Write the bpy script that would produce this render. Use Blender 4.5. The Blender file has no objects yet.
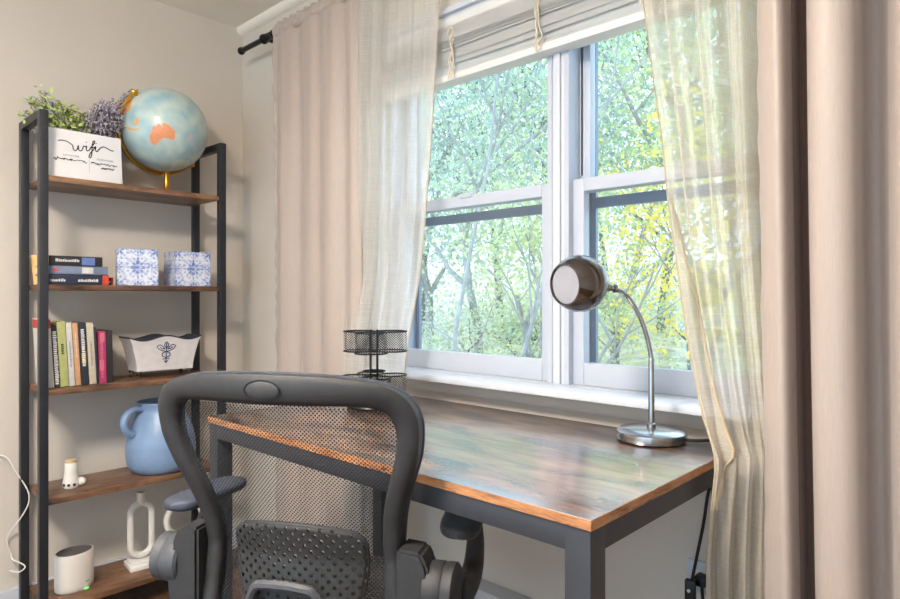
import bpy, bmesh, math, random
from mathutils import Vector, Matrix, Euler, noise as mnoise
random.seed(7)
PI = math.pi
scene = bpy.context.scene
COL = scene.collection

# ------------------------------------------------------------------ helpers
def s(r, g, b):
    def f(c):
        c /= 255.0
        return c / 12.92 if c <= .04045 else ((c + .055) / 1.055) ** 2.4
    return (f(r), f(g), f(b), 1)

def nodes_of(name):
    m = bpy.data.materials.new(name); m.use_nodes = True
    nt = m.node_tree; nt.nodes.clear()
    out = nt.nodes.new('ShaderNodeOutputMaterial')
    return m, nt, out

def N(nt, kind, **kw):
    n = nt.nodes.new(kind)
    for k, v in kw.items():
        if k in n.inputs: n.inputs[k].default_value = v
        else: setattr(n, k, v)
    return n

def ramp(nt, stops, fac):
    r = nt.nodes.new('ShaderNodeValToRGB')
    el = r.color_ramp.elements
    while len(el) < len(stops): el.new(.5)
    for e, (p, c) in zip(el, stops): e.position = p; e.color = c
    nt.links.new(fac, r.inputs[0]); return r

def coords(nt, scale=(1, 1, 1), rot=(0, 0, 0)):
    tc = nt.nodes.new('ShaderNodeTexCoord'); mp = nt.nodes.new('ShaderNodeMapping')
    mp.inputs['Scale'].default_value = scale; mp.inputs['Rotation'].default_value = rot
    nt.links.new(tc.outputs['Object'], mp.inputs[0]); return mp.outputs[0]

def mat(name, col, rough=.5, metal=0, var=.08, scale=18, bump=0, bscale=200, coat=0, stretch=(1, 1, 1), attr=None, spec=.5):
    m, nt, out = nodes_of(name)
    b = N(nt, 'ShaderNodeBsdfPrincipled', Roughness=rough, Metallic=metal)
    b.inputs['Coat Weight'].default_value = coat
    b.inputs['Specular IOR Level'].default_value = spec
    co = coords(nt, stretch)
    if attr:
        a = N(nt, 'ShaderNodeAttribute'); a.attribute_name = attr
        nt.links.new(a.outputs['Color'], b.inputs['Base Color'])
    else:
        n = N(nt, 'ShaderNodeTexNoise', Scale=scale, Detail=4.0); nt.links.new(co, n.inputs['Vector'])
        c0 = tuple(x * (1 - var) for x in col[:3]) + (1,); c1 = tuple(min(1, x * (1 + var)) for x in col[:3]) + (1,)
        r = ramp(nt, [(.3, c0), (.7, c1)], n.outputs['Fac'])
        nt.links.new(r.outputs[0], b.inputs['Base Color'])
    if bump:
        n2 = N(nt, 'ShaderNodeTexNoise', Scale=bscale, Detail=3.0); nt.links.new(co, n2.inputs['Vector'])
        bp = N(nt, 'ShaderNodeBump', Strength=bump, Distance=.004)
        nt.links.new(n2.outputs['Fac'], bp.inputs['Height']); nt.links.new(bp.outputs[0], b.inputs['Normal'])
    nt.links.new(b.outputs[0], out.inputs[0]); return m

def wood(name, stops, stretch, rough=.35, scale=6, spec=.5, coat=0):
    m, nt, out = nodes_of(name)
    b = N(nt, 'ShaderNodeBsdfPrincipled', Roughness=rough)
    b.inputs['Specular IOR Level'].default_value = spec
    b.inputs['Coat Weight'].default_value = coat; b.inputs['Coat Roughness'].default_value = .2; b.inputs['Coat IOR'].default_value = 4.0
    co = coords(nt, stretch)
    n = N(nt, 'ShaderNodeTexNoise', Scale=scale, Detail=9.0, Roughness=.62, Distortion=.6); nt.links.new(co, n.inputs['Vector'])
    n2 = N(nt, 'ShaderNodeTexNoise', Scale=scale * .35, Detail=3.0); nt.links.new(co, n2.inputs['Vector'])
    mx = N(nt, 'ShaderNodeMath', operation='MULTIPLY_ADD'); mx.inputs[1].default_value = .55
    ml = N(nt, 'ShaderNodeMath', operation='MULTIPLY'); ml.inputs[1].default_value = .45
    nt.links.new(n2.outputs['Fac'], ml.inputs[0])
    nt.links.new(n.outputs['Fac'], mx.inputs[0]); nt.links.new(ml.outputs[0], mx.inputs[2])
    r = ramp(nt, stops, mx.outputs[0]); nt.links.new(r.outputs[0], b.inputs['Base Color'])
    bp = N(nt, 'ShaderNodeBump', Strength=.12, Distance=.002); nt.links.new(n.outputs['Fac'], bp.inputs['Height'])
    nt.links.new(bp.outputs[0], b.inputs['Normal'])
    nt.links.new(b.outputs[0], out.inputs[0]); return m

def fabric(name, col, transl=.15, weave=(900, 900, 60), var=.1, rough=.75, sheen=.2):
    m, nt, out = nodes_of(name)
    b = N(nt, 'ShaderNodeBsdfPrincipled', Roughness=rough); b.inputs['Sheen Weight'].default_value = sheen
    co = coords(nt, weave); n = N(nt, 'ShaderNodeTexNoise', Scale=1.0, Detail=2.0); nt.links.new(co, n.inputs['Vector'])
    c0 = tuple(x * (1 - var) for x in col[:3]) + (1,); c1 = tuple(min(1, x * (1 + var)) for x in col[:3]) + (1,)
    r = ramp(nt, [(.3, c0), (.7, c1)], n.outputs['Fac']); nt.links.new(r.outputs[0], b.inputs['Base Color'])
    t = N(nt, 'ShaderNodeBsdfTranslucent'); nt.links.new(r.outputs[0], t.inputs[0])
    mx = N(nt, 'ShaderNodeMixShader', Fac=transl)
    nt.links.new(b.outputs[0], mx.inputs[1]); nt.links.new(t.outputs[0], mx.inputs[2])
    nt.links.new(mx.outputs[0], out.inputs[0]); return m

def sheer_mat(name, col, clear=.42):
    m, nt, out = nodes_of(name)
    co1 = coords(nt, (620, 620, 10)); co2 = coords(nt, (10, 10, 620))
    a = N(nt, 'ShaderNodeTexNoise', Scale=1.0, Detail=3.0); nt.links.new(co1, a.inputs['Vector'])
    c = N(nt, 'ShaderNodeTexNoise', Scale=1.0, Detail=3.0); nt.links.new(co2, c.inputs['Vector'])
    ad = N(nt, 'ShaderNodeMath', operation='ADD'); nt.links.new(a.outputs['Fac'], ad.inputs[0]); nt.links.new(c.outputs['Fac'], ad.inputs[1])
    mr = N(nt, 'ShaderNodeMapRange'); mr.inputs['From Min'].default_value = .7; mr.inputs['From Max'].default_value = 1.3
    mr.inputs['To Min'].default_value = clear + .07; mr.inputs['To Max'].default_value = clear - .07
    nt.links.new(ad.outputs[0], mr.inputs[0])
    d = N(nt, 'ShaderNodeBsdfDiffuse', Color=col); t = N(nt, 'ShaderNodeBsdfTranslucent', Color=col)
    mx = N(nt, 'ShaderNodeMixShader', Fac=.45); nt.links.new(d.outputs[0], mx.inputs[1]); nt.links.new(t.outputs[0], mx.inputs[2])
    tr = N(nt, 'ShaderNodeBsdfTransparent', Color=(.95, .96, .98, 1))
    m2 = N(nt, 'ShaderNodeMixShader'); nt.links.new(mr.outputs[0], m2.inputs[0])
    nt.links.new(mx.outputs[0], m2.inputs[1]); nt.links.new(tr.outputs[0], m2.inputs[2])
    nt.links.new(m2.outputs[0], out.inputs[0]); return m

def glass_mat(name, tint=(.96, .98, 1, 1), refl=.06):
    m, nt, out = nodes_of(name)
    tr = N(nt, 'ShaderNodeBsdfTransparent', Color=tint); g = N(nt, 'ShaderNodeBsdfGlossy', Roughness=.02)
    mx = N(nt, 'ShaderNodeMixShader', Fac=refl); nt.links.new(tr.outputs[0], mx.inputs[1]); nt.links.new(g.outputs[0], mx.inputs[2])
    nt.links.new(mx.outputs[0], out.inputs[0]); return m

def net_mat(name, col, period, thr, rough=.6, plane=('X', 'Z'), dots=False):
    """woven net or perforated plate: real see-through holes on a diagonal lattice"""
    m, nt, out = nodes_of(name)
    tc = nt.nodes.new('ShaderNodeTexCoord'); sp = nt.nodes.new('ShaderNodeSeparateXYZ')
    nt.links.new(tc.outputs['Object'], sp.inputs[0])
    k = 2 * PI / period
    def m2(op, a, b):
        n = N(nt, 'ShaderNodeMath', operation=op)
        for i, q in enumerate((a, b)):
            if q is None: continue
            if isinstance(q, (int, float)): n.inputs[i].default_value = q
            else: nt.links.new(q, n.inputs[i])
        return n.outputs[0]
    x, z = sp.outputs[plane[0]], sp.outputs[plane[1]]
    u = m2('MULTIPLY', m2('ADD', x, z), k * .7071); v = m2('MULTIPLY', m2('SUBTRACT', x, z), k * .7071)
    val = m2('ADD', m2('SINE', u, None), m2('SINE', v, None))
    hole = m2('GREATER_THAN', val, thr)
    b = N(nt, 'ShaderNodeBsdfPrincipled', Roughness=rough); b.inputs['Base Color'].default_value = col
    tr = N(nt, 'ShaderNodeBsdfTransparent'); mx = N(nt, 'ShaderNodeMixShader')
    nt.links.new(hole, mx.inputs[0]); nt.links.new(b.outputs[0], mx.inputs[1]); nt.links.new(tr.outputs[0], mx.inputs[2])
    nt.links.new(mx.outputs[0], out.inputs[0]); return m

def emit(name, col, st):
    m, nt, out = nodes_of(name); e = N(nt, 'ShaderNodeEmission', Color=col, Strength=st)
    nt.links.new(e.outputs[0], out.inputs[0]); return m

# ---- bmesh shapes
def merge(bm, t, M=None):
    if M is not None: bmesh.ops.transform(t, matrix=M, verts=t.verts)
    me = bpy.data.meshes.new('tmp'); t.to_mesh(me); t.free(); bm.from_mesh(me); bpy.data.meshes.remove(me)

def box(bm, c, d, rot=(0, 0, 0), bev=0, seg=2):
    t = bmesh.new(); bmesh.ops.create_cube(t, size=1)
    bmesh.ops.scale(t, vec=d, verts=t.verts)
    if bev: bmesh.ops.bevel(t, geom=t.edges[:], offset=min(bev, min(d) * .49), segments=seg, affect='EDGES', profile=.6)
    merge(bm, t, Matrix.Translation(c) @ Euler(rot).to_matrix().to_4x4()); return bm

def box2(bm, a, b, bev=0):
    return box(bm, [(p + q) / 2 for p, q in zip(a, b)], [abs(q - p) for p, q in zip(a, b)], bev=bev)

def grid(bm, fn, nu, nv, cu=False, cv=False):
    V = [[bm.verts.new(fn(i / nu, j / nv)) for i in range(nu if cu else nu + 1)] for j in range(nv if cv else nv + 1)]
    for j in range(nv):
        for i in range(nu):
            a = V[j][i]; b = V[j][(i + 1) % len(V[j])]; R = V[(j + 1) % len(V)]
            try: bm.faces.new((a, b, R[(i + 1) % len(R)], R[i]))
            except ValueError: pass
    return V

def lathe(bm, prof, seg=32, M=Matrix.Identity(4), sx=1, sy=1, caps=True):
    V = []
    for r, z in prof:
        V.append([bm.verts.new(M @ Vector((r * sx * math.cos(2 * PI * i / seg), r * sy * math.sin(2 * PI * i / seg), z))) for i in range(seg)])
    for a, b in zip(V, V[1:]):
        for i in range(seg): bm.faces.new((a[i], a[(i + 1) % seg], b[(i + 1) % seg], b[i]))
    if caps:
        if prof[0][0] > 1e-5: bm.faces.new(V[0][::-1])
        if prof[-1][0] > 1e-5: bm.faces.new(V[-1])
    bmesh.ops.remove_doubles(bm, verts=[v for r in (V[0], V[-1]) for v in r], dist=1e-6)
    return bm

def smooth(pts, n=8, closed=False):
    P = [Vector(p) for p in pts]; o = []; L = len(P)
    for i in range(L if closed else L - 1):
        if closed: a, b, c, d = P[i - 1], P[i], P[(i + 1) % L], P[(i + 2) % L]
        else: a, b, c, d = P[max(i - 1, 0)], P[i], P[i + 1], P[min(i + 2, L - 1)]
        for k in range(n):
            t = k / n
            o.append(.5 * ((2 * b) + (c - a) * t + (2 * a - 5 * b + 4 * c - d) * t * t + (3 * b - a - 3 * c + d) * t ** 3))
    if not closed: o.append(P[-1])
    return o

def tube(bm, pts, r, seg=8, closed=False, flat=1.0):
    P = [Vector(p) for p in pts]; L = len(P); rings = []
    nrm = None
    for i, p in enumerate(P):
        if closed: tg = P[(i + 1) % L] - P[i - 1]
        else: tg = P[min(i + 1, L - 1)] - P[max(i - 1, 0)]
        tg = tg.normalized() if tg.length > 1e-9 else Vector((0, 0, 1))
        if nrm is None:
            nrm = Vector((0, 0, 1)) if abs(tg.z) < .9 else Vector((1, 0, 0))
        nrm = (nrm - tg * nrm.dot(tg)).normalized(); bn = tg.cross(nrm)
        rr = r[i] if isinstance(r, (list, tuple)) else r
        rings.append([bm.verts.new(p + rr * (nrm * math.cos(2 * PI * k / seg) + bn * flat * math.sin(2 * PI * k / seg))) for k in range(seg)])
    n = L if closed else L - 1
    for i in range(n):
        a, b = rings[i], rings[(i + 1) % L]
        for k in range(seg): bm.faces.new((a[k], a[(k + 1) % seg], b[(k + 1) % seg], b[k]))
    if not closed: bm.faces.new(rings[0][::-1]); bm.faces.new(rings[-1])
    return bm

def axis(p, d):
    d = Vector(d).normalized(); q = Vector((0, 0, 1)).rotation_difference(d)
    return Matrix.Translation(p) @ q.to_matrix().to_4x4()

def build(name, bm, m, parent=None, ang=38, flat=False, fixn=True):
    if fixn: bmesh.ops.recalc_face_normals(bm, faces=bm.faces[:])
    me = bpy.data.meshes.new(name); bm.to_mesh(me); bm.free()
    if not flat: me.shade_smooth(); me.set_sharp_from_angle(angle=math.radians(ang))
    me.materials.append(m)
    o = bpy.data.objects.new(name, me); COL.objects.link(o)
    if parent: o.parent = parent
    return o

def tag(o, label, cat, group=None, kind=None):
    o['label'] = label; o['category'] = cat
    if group: o['group'] = group
    if kind: o['kind'] = kind
    return o

def thing(name, label, cat, loc=(0, 0, 0), rz=0, group=None):
    o = bpy.data.objects.new(name, None); COL.objects.link(o)
    o.location = loc; o.rotation_euler = (0, 0, rz); o.empty_display_size = .05
    return tag(o, label, cat, group)

def struct(name, bm, m, parent=None, label=None, **kw):
    o = build(name, bm, m, parent, **kw)
    if not parent:
        o['kind'] = 'structure'; o['label'] = label; o['category'] = name.split('_')[0]
    return o

def bm_(): return bmesh.new()

def copy_tree(o, parent=None):
    c = o.copy(); COL.objects.link(c); c.parent = parent
    for ch in list(o.children): copy_tree(ch, c)
    return c

def text_bm(body, size):
    cu = bpy.data.curves.new('t', 'FONT'); cu.body = body; cu.size = size; cu.align_x = 'CENTER'; cu.extrude = .0002
    ob = bpy.data.objects.new('t', cu); COL.objects.link(ob)
    me = ob.to_mesh(); bm = bmesh.new(); bm.from_mesh(me); ob.to_mesh_clear()
    bpy.data.objects.remove(ob); bpy.data.curves.remove(cu); return bm

# ------------------------------------------------------------------ materials
M = {}
M['wall'] = mat('wall_paint', s(210, 202, 192), .85, var=.02, scale=3, bump=.05, bscale=300)
M['ceil'] = mat('ceiling_paint', s(240, 232, 220), .9, var=.02, scale=3)
M['white'] = mat('white_trim_paint', s(202, 207, 216), .4, var=.02, scale=5)
M['vinyl'] = mat('white_vinyl', s(184, 190, 202), .35, var=.02, scale=5)
M['alu'] = mat('storm_aluminium', s(118, 132, 150), .4, .3, var=.06)
M['floor'] = wood('dark_floor_boards', [(.3, s(66, 46, 32)), (.6, s(110, 78, 54)), (.8, s(130, 96, 68))], (1.2, 12, 1), .4)
M['desk'] = wood('rustic_brown_desktop', [(.40, s(22, 15, 12)), (.47, s(78, 54, 40)), (.54, s(118, 86, 64)), (.66, s(152, 118, 92))], (1.1, 4.5, 4), .35, 5, .5, 1)
M['deskedge'] = wood('orange_brown_edge', [(.34, s(60, 36, 24)), (.46, s(160, 108, 70)), (.7, s(200, 148, 100))], (8, 8, 60), .5, 5)
M['shelfwood'] = wood('rustic_shelf_board', [(.36, s(50, 35, 26)), (.48, s(108, 78, 58)), (.62, s(154, 116, 86))], (5, 1.6, 5), .38, 5)
M['black'] = mat('black_powder_coat', s(38, 40, 46), .45, .1, var=.1)
M['deskmetal'] = mat('charcoal_steel', s(50, 52, 58), .5, .1, var=.06)
M['rod'] = mat('black_rod', s(16, 15, 15), .35, .3)
M['chair'] = mat('chair_plastic', s(46, 46, 48), .5, var=.1, scale=60, bump=.25, bscale=900)
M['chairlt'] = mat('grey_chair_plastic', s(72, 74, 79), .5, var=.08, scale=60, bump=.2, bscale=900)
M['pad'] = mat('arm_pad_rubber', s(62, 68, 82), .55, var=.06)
M['net'] = net_mat('mesh_net', s(30, 31, 34), .0047, -.5)
M['perf'] = net_mat('perforated_plastic', s(44, 45, 46), .0135, 1.0)
M['seatfab'] = fabric('seat_fabric', s(38, 39, 42), 0)
M['pink'] = fabric('mauve_satin', s(183, 168, 158), .12, (500, 500, 30), .05, .5, .3)
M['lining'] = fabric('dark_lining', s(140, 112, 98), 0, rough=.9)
M['sheer'] = sheer_mat('linen_sheer', s(236, 231, 222), .48)
M['sheer2'] = sheer_mat('linen_sheer_open', s(230, 221, 204), .44)
M['hem'] = fabric('linen_hem', s(200, 184, 154), .35)
M['glass'] = glass_mat('window_glass')
M['blind'] = mat('blind_slat', s(220, 219, 217), .45, var=.02)
M['cordw'] = mat('blind_cord', s(216, 204, 182), .8)
M['chrome'] = mat('dark_chrome', s(112, 107, 106), .12, 1, var=.04)
M['chromeb'] = mat('brushed_chrome', s(168, 168, 170), .22, 1, var=.05)
M['shadein'] = mat('grey_shade_inside', s(150, 150, 158), .55)
M['bulb'] = mat('frosted_bulb', s(235, 235, 232), .3)
M['gold'] = mat('gold_metal', s(214, 160, 62), .28, 1, var=.05)
M['globe'] = mat('globe_map', (1, 1, 1, 1), .3, attr='paint', coat=.3)
M['tin'] = mat('blue_white_print', (1, 1, 1, 1), .45, attr='paint')
M['canvas'] = mat('sign_white', s(232, 232, 236), .6, var=.02)
M['ink'] = mat('black_ink', s(24, 24, 26), .7)
M['greyink'] = mat('grey_ink', s(140, 140, 144), .7)
M['pot'] = mat('dark_plum_pot', s(60, 38, 40), .5)
M['leaf'] = mat('green_leaf', s(176, 196, 112), .6, var=.35, scale=40)
M['lav'] = mat('grey_lavender', s(176, 170, 184), .7, var=.25, scale=60)
M['stem'] = mat('twig', s(96, 86, 70), .8)
M['ceramic'] = mat('blue_glaze', s(126, 152, 186), .38, var=.06, scale=8, bump=.12, bscale=20, stretch=(1, 1, 6))
M['darkin'] = mat('dark_inside', s(40, 44, 56), .7)
M['cream'] = mat('cream_ceramic', s(226, 222, 214), .5, var=.04)
M['marble'] = mat('white_marble', s(236, 234, 230), .3, var=.05, scale=14)
M['planter'] = mat('white_pottery', s(214, 210, 210), .45, var=.06, scale=40)
M['bronze'] = mat('bronze_feet', s(88, 74, 60), .4, .6)
M['navyink'] = mat('navy_ink', s(52, 66, 104), .5)
M['router'] = mat('router_white', s(232, 228, 222), .4, var=.02)
M['routertop'] = mat('router_dark_top', s(92, 88, 86), .6, var=.06)
M['led'] = emit('green_led', (.25, 1, .2, 1), 1.2)
M['cable'] = mat('white_cable', s(226, 222, 214), .5)
M['cord'] = mat('black_cord', s(20, 20, 22), .5)
M['wirenet'] = net_mat('black_wire_mesh', s(30, 31, 34), .0046, -.45, .4, ('X', 'Z'))
M['wire'] = mat('black_wire', s(26, 27, 30), .4, .4)
M['pages'] = mat('book_pages', s(224, 212, 190), .85, var=.06, scale=120, stretch=(1, 1, 6))

# ------------------------------------------------------------------ room
RX, RY0, CH = 4.1, -3.5, 2.243
WX0, WX1, WZ0, WZ1 = .945, 2.28, .832, 1.91          # window opening
b = bm_(); box2(b, (-.12, RY0 - .12, -.1), (RX + .12, .14, 0)); struct('floor', b, M['floor'], label='dark brown wooden floor of the room')
b = bm_(); box2(b, (-.12, RY0 - .12, CH), (RX + .12, .14, CH + .1)); struct('ceiling', b, M['ceil'], label='plain warm white ceiling')
b = bm_(); box2(b, (-.12, RY0, 0), (0, .14, CH)); struct('wall_left', b, M['wall'], label='beige wall behind the bookshelf')
b = bm_()
box2(b, (0, 0, 0), (WX0, .14, CH)); box2(b, (WX1, 0, 0), (RX, .14, CH)); box2(b, (WX0, 0, 0), (WX1, .14, WZ0)); box2(b, (WX0, 0, WZ1), (WX1, .14, CH))
struct('wall_back', b, M['wall'], label='beige wall with the double window behind the desk')
b = bm_(); box2(b, (RX, RY0, 0), (RX + .12, .14, CH)); struct('wall_right', b, M['wall'], label='beige wall on the right, out of view')
b = bm_(); FX0, FX1, FZ0, FZ1 = .3, 3.8, .1, 2.12  # unseen opening added behind the camera so sky light fills the room
box2(b, (-.12, RY0 - .12, 0), (FX0, RY0, CH)); box2(b, (FX1, RY0 - .12, 0), (RX + .12, RY0, CH)); box2(b, (FX0, RY0 - .12, 0), (FX1, RY0, FZ0)); box2(b, (FX0, RY0 - .12, FZ1), (FX1, RY0, CH))
struct('wall_front', b, M['wall'], label='beige wall behind the camera')
b = bm_()
for x in (FX0, 1.45, 2.6, FX1 - .05): box2(b, (x, RY0 - .09, FZ0), (x + .05, RY0 + .01, FZ1), .003)
for z in (FZ0, FZ1 - .05): box2(b, (FX0, RY0 - .09, z), (FX1, RY0 + .01, z + .05), .003)
struct('window_3', b, M['vinyl'], label='wide white-framed opening added behind the camera for fill light')  # frame around the added fill opening
def baseboard(name, a, c, label):
    b = bm_(); box2(b, a, c, .004); struct(name, b, M['white'], label=label)
baseboard('baseboard_left', (0, RY0, 0), (.014, 0, .098), 'white baseboard along the wall behind the bookshelf')
baseboard('baseboard_back', (.014, -.014, 0), (1.26, 0, .098), 'white baseboard under the left curtains')
baseboard('baseboard_right', (1.96, -.014, 0), (RX, 0, .098), 'white baseboard under the right curtains')
b = bm_()
grid(b, lambda u, v: [(RX * u), -.03 * math.sin(v * PI / 2), CH - .03 + .03 * (1 - math.cos(v * PI / 2))], 1, 6)
struct('trim_1', b, M['ceil'], label='white cove moulding along the ceiling above the curtain rod')

# casing (head, sides, mullion) and sill
b = bm_()
box2(b, (WX0 - .055, -.016, WZ0 + .02), (WX0, 0, WZ1 + .02), .003); box2(b, (WX1, -.016, WZ0 + .02), (WX1 + .055, 0, WZ1 + .02), .003)
box2(b, (WX0 - .06, -.02, WZ1 - .01), (WX1 + .06, 0, WZ1 + .012), .003); box2(b, (WX0 - .07, -.034, WZ1 + .012), (WX1 + .07, 0, WZ1 + .03), .004)
struct('trim_2', b, M['white'], label='white casing framing the double window')
b = bm_(); box2(b, (WX0 - .02, -.086, .832), (WX1 + .02, 0, .852), .006); box2(b, (WX0, 0, .833), (WX1, .14, .852))
struct('trim_3', b, M['white'], label='white window sill board above the desk')
b = bm_(); box2(b, (WX0 - .05, -.012, .79), (WX1 + .05, 0, .832), .003)
struct('trim_4', b, M['wall'], label='beige apron strip under the window sill')
b = bm_(); box2(b, (1.594, .012, .852), (1.632, .13, WZ1), .002); box2(b, (1.604, .004, .852), (1.622, .013, WZ1), .002)
struct('trim_5', b, M['white'], label='white post between the two windows')

def window(n, x0, x1, label):
    r = thing('window_%d' % n, label, 'window', (x0, .03, .852)); r['kind'] = 'structure'
    W, Hh = x1 - x0, WZ1 - .852
    f = bm_()
    for a in (0, W - .014): box2(f, (a, -.02, 0), (a + .014, .1, Hh))
    box2(f, (.014, .0, Hh - .02), (W - .014, .1, Hh))
    for a in (.014, W - .022): box2(f, (a, .036, .55), (a + .008, .046, Hh - .02)); 
    build('window_frame', f, M['vinyl'], r)
    def sash(y, z0, z1, st, tr, br, name):
        m = bm_(); a, c = .014, W - .014
        box2(m, (a, y, z0), (a + st, y + .028, z1), .003); box2(m, (c - st, y, z0), (c, y + .028, z1), .003)
        box2(m, (a + st, y, z0), (c - st, y + .028, z0 + br), .003); box2(m, (a + st, y, z1 - tr), (c - st, y + .028, z1), .003)
        o = build(name, m, M['vinyl'], r)
        g = bm_(); box2(g, (a + st - .002, y + .012, z0 + br - .002), (c - st + .002, y + .015, z1 - tr + .002)); build('pane', g, M['glass'], o)
        return o
    lo = sash(.0, 0.0, .535, .032, .034, .058, 'lower_sash')
    k = bm_(); box2(k, (W / 2 - .025, -.004, .527), (W / 2 + .025, .004, .541), .003); build('sash_lock', k, M['vinyl'], lo)
    sash(.036, .505, Hh - .02, .03, .03, .03, 'upper_sash')
    m = bm_()
    for a in (.016, W - .032): box2(m, (a, .086, .0), (a + .016, .098, Hh - .02))
    box2(m, (.03, .086, .468), (W - .03, .098, .496)); box2(m, (.03, .086, 0), (W - .03, .098, .03))
    build('storm_frame', m, M['alu'], r)
    return r
window(1, .95, 1.594, 'left white double-hung window with its lower sash closed')
window(2, 1.632, 2.275, 'right white double-hung window behind the desk lamp')

# raised slat blind
bl = thing('window_blind', 'raised white slat blind bunched at the top of the double window', 'blind', (1.612, 0, 1.72))
b = bm_(); box2(b, (-.655, -.028, .135), (.655, .02, .19), .004); build('headrail', b, M['blind'], bl)
b = bm_(); box2(b, (-.65, -.03, 0), (.65, .02, .022), .005); build('bottom_rail', b, M['blind'], bl)
for i, (z0, dy) in enumerate(((.014, 0), (.046, -.002), (.062, -.003), (.092, -.004), (.099, -.006), (.106, -.008), (.112, -.01))):
    b = bm_()
    grid(b, lambda u, v: (-.65 + 1.3 * u, -.030 + dy * 1.6 + .007 * v + .002 * math.sin(v * PI), z0 + .046 * v + .0014 * math.sin(u * 9 + i)), 14, 5)
    bmesh.ops.solidify(b, geom=b.faces[:], thickness=.003)
    build('slat', b, M['blind'], bl)
for x in (-.629, -.329, -.027, .275, .577):
    b = bm_(); random.seed(int(x * 100))
    for q in range(3):
        pts = [(x + (q - 1) * .006 + random.uniform(-.009, .009), -.042 - random.uniform(0, .006), .0 + .15 * k / 9) for k in range(10)]
        tube(b, smooth(pts, 4), .0018, 5)
    build('ladder_cord', b, M['cordw'], bl)

# baseboard heater under the window
ht = thing('baseboard_heater', 'low white baseboard heater with dark slotted grille under the desk', 'heater', (1.6, 0, 0))
b = bm_(); box2(b, (-.32, -.06, .236), (.34, 0, .268), .004); box2(b, (-.32, -.012, .02), (.34, 0, .24)); box2(b, (-.32, -.062, .03), (.34, -.05, .17), .004)
for x in (-.32, .335): box2(b, (x, -.06, .02), (x + .006, 0, .25))
build('cover', b, M['white'], ht)
b = bm_()
for i in range(44): box2(b, (-.31 + i * .0146, -.05, .172), (-.306 + i * .0146, -.014, .236))
build('grille_fins', b, mat('fin_brown', s(120, 104, 86), .5, .4), ht)

# wall outlet
ot = thing('wall_outlet', 'white wall outlet plate low on the wall beside the right sheer curtain', 'outlet', (2.0, 0, .44))
b = bm_(); box2(b, (-.036, -.007, -.058), (.036, 0, .058), .003); build('cover_plate', b, M['white'], ot)
for z in (-.026, .026):
    b = bm_(); box2(b, (-.016, -.009, z - .015), (.016, -.006, z + .015), .004); build('socket', b, M['cream'], ot)

# ceiling lamp (lights the room)
cl = thing('ceiling_lamp', 'round glowing ceiling lamp above the middle of the room', 'lamp', (1.75, -1.75, CH))
b = bm_(); lathe(b, [(.06, 0), (.062, -.012), (.012, -.02), (.012, -.13)], 32); build('ceiling_mount', b, M['chromeb'], cl)
b = bm_(); lathe(b, [(.0001, -.20), (.10, -.195), (.17, -.182), (.2, -.16), (.19, -.14), (.1, -.128), (.0001, -.126)], 40, caps=False); build('diffuser', b, emit('lamp_glow', (1, .90, .79, 1), 128), cl)

# ------------------------------------------------------------------ curtains
rod = thing('curtain_rod', 'black curtain rod with a ball end above the window', 'curtain rod', (.15, -.09, 2.085))
b = bm_(); tube(b, [(.01, 0, 0), (2.75, 0, 0)], .0105, 14); build('rod_tube', b, M['rod'], rod)
b = bm_(); lathe(b, [(.0001, -.016), (.01, -.014), (.0155, -.004), (.0155, .004), (.012, .011), (.009, .016)], 18, axis((.004, 0, 0), (1, 0, 0))); build('finial', b, M['rod'], rod)
b = bm_(); lathe(b, [(.011, 0), (.019, .004), (.019, .012), (.0145, .018), (.0145, .075), (.017, .08)], 18, axis((.17, 0, 0), (1, 0, 0)))
box2(b, (.188, -.006, -.012), (.202, .088, .012), .003); build('bracket', b, M['rod'], rod)

def cloth(name, fn, nu, nv, m, parent, th=.002):
    b = bm_(); grid(b, fn, nu, nv)
    o = build(name, b, m, parent, ang=80, fixn=False)
    if th:
        md = o.modifiers.new('thick', 'SOLIDIFY'); md.thickness = th
    return o

# left mauve curtain
pl = thing('blackout_curtain', 'mauve satin curtain left of the window, hung to the left of the sheer', 'curtain', (.4, -.09, .02))
def fold(x, z, seed=0.0):
    k = .6 + .4 * min(1, (2.06 - z) / .5)
    return k * (.011 * math.sin(x * 46 + seed + .5 * math.sin(z * 1.3)) + .004 * math.sin(x * 97 + 1.7 + .4 * z) * (.4 + max(0, z - 1.4)) + .007 * math.sin(x * 21 + z))
def pinkL(u, v):
    z = .02 + 2.052 * v
    xl = .418 + .006 * math.sin(z * 1.7); xr = .902 + .014 * math.sin(z * 1.2 + .6)
    x = xl + (xr - xl) * u
    y = -.104 + fold(x, z)
    e = max(0, 1 - u / .05)
    y += e * .003 * math.sin(z * 75 + 3 * math.sin(z * 11)); x += e * .0015 * math.sin(z * 40)
    if u > .93: y += .03 * ((u - .93) / .07) ** 1.5
    return (x - .4, y + .09, z - .02)
cloth('curtain_panel', pinkL, 150, 150, M['pink'], pl)
b = bm_()
def pocket(u, v):
    a = 2 * PI * v; x = .415 + .488 * u
    r = .0185 + .0012 * math.sin(x * 150) + .0008 * math.sin(x * 260 + 1)
    return (x - .4, -.002 + r * math.cos(a) * .95, 2.085 - .02 + r * 1.25 * math.sin(a))
grid(b, pocket, 160, 14, cv=True); build('rod_pocket', b, M['pink'], pl, ang=80)
cloth('header_ruffle', lambda u, v: (.415 + .488 * u - .4, -.010 + .003 * math.sin(u * 70 + .5) * (1 + v), 2.06 + .022 + .012 * v), 140, 3, M['pink'], pl)

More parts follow.
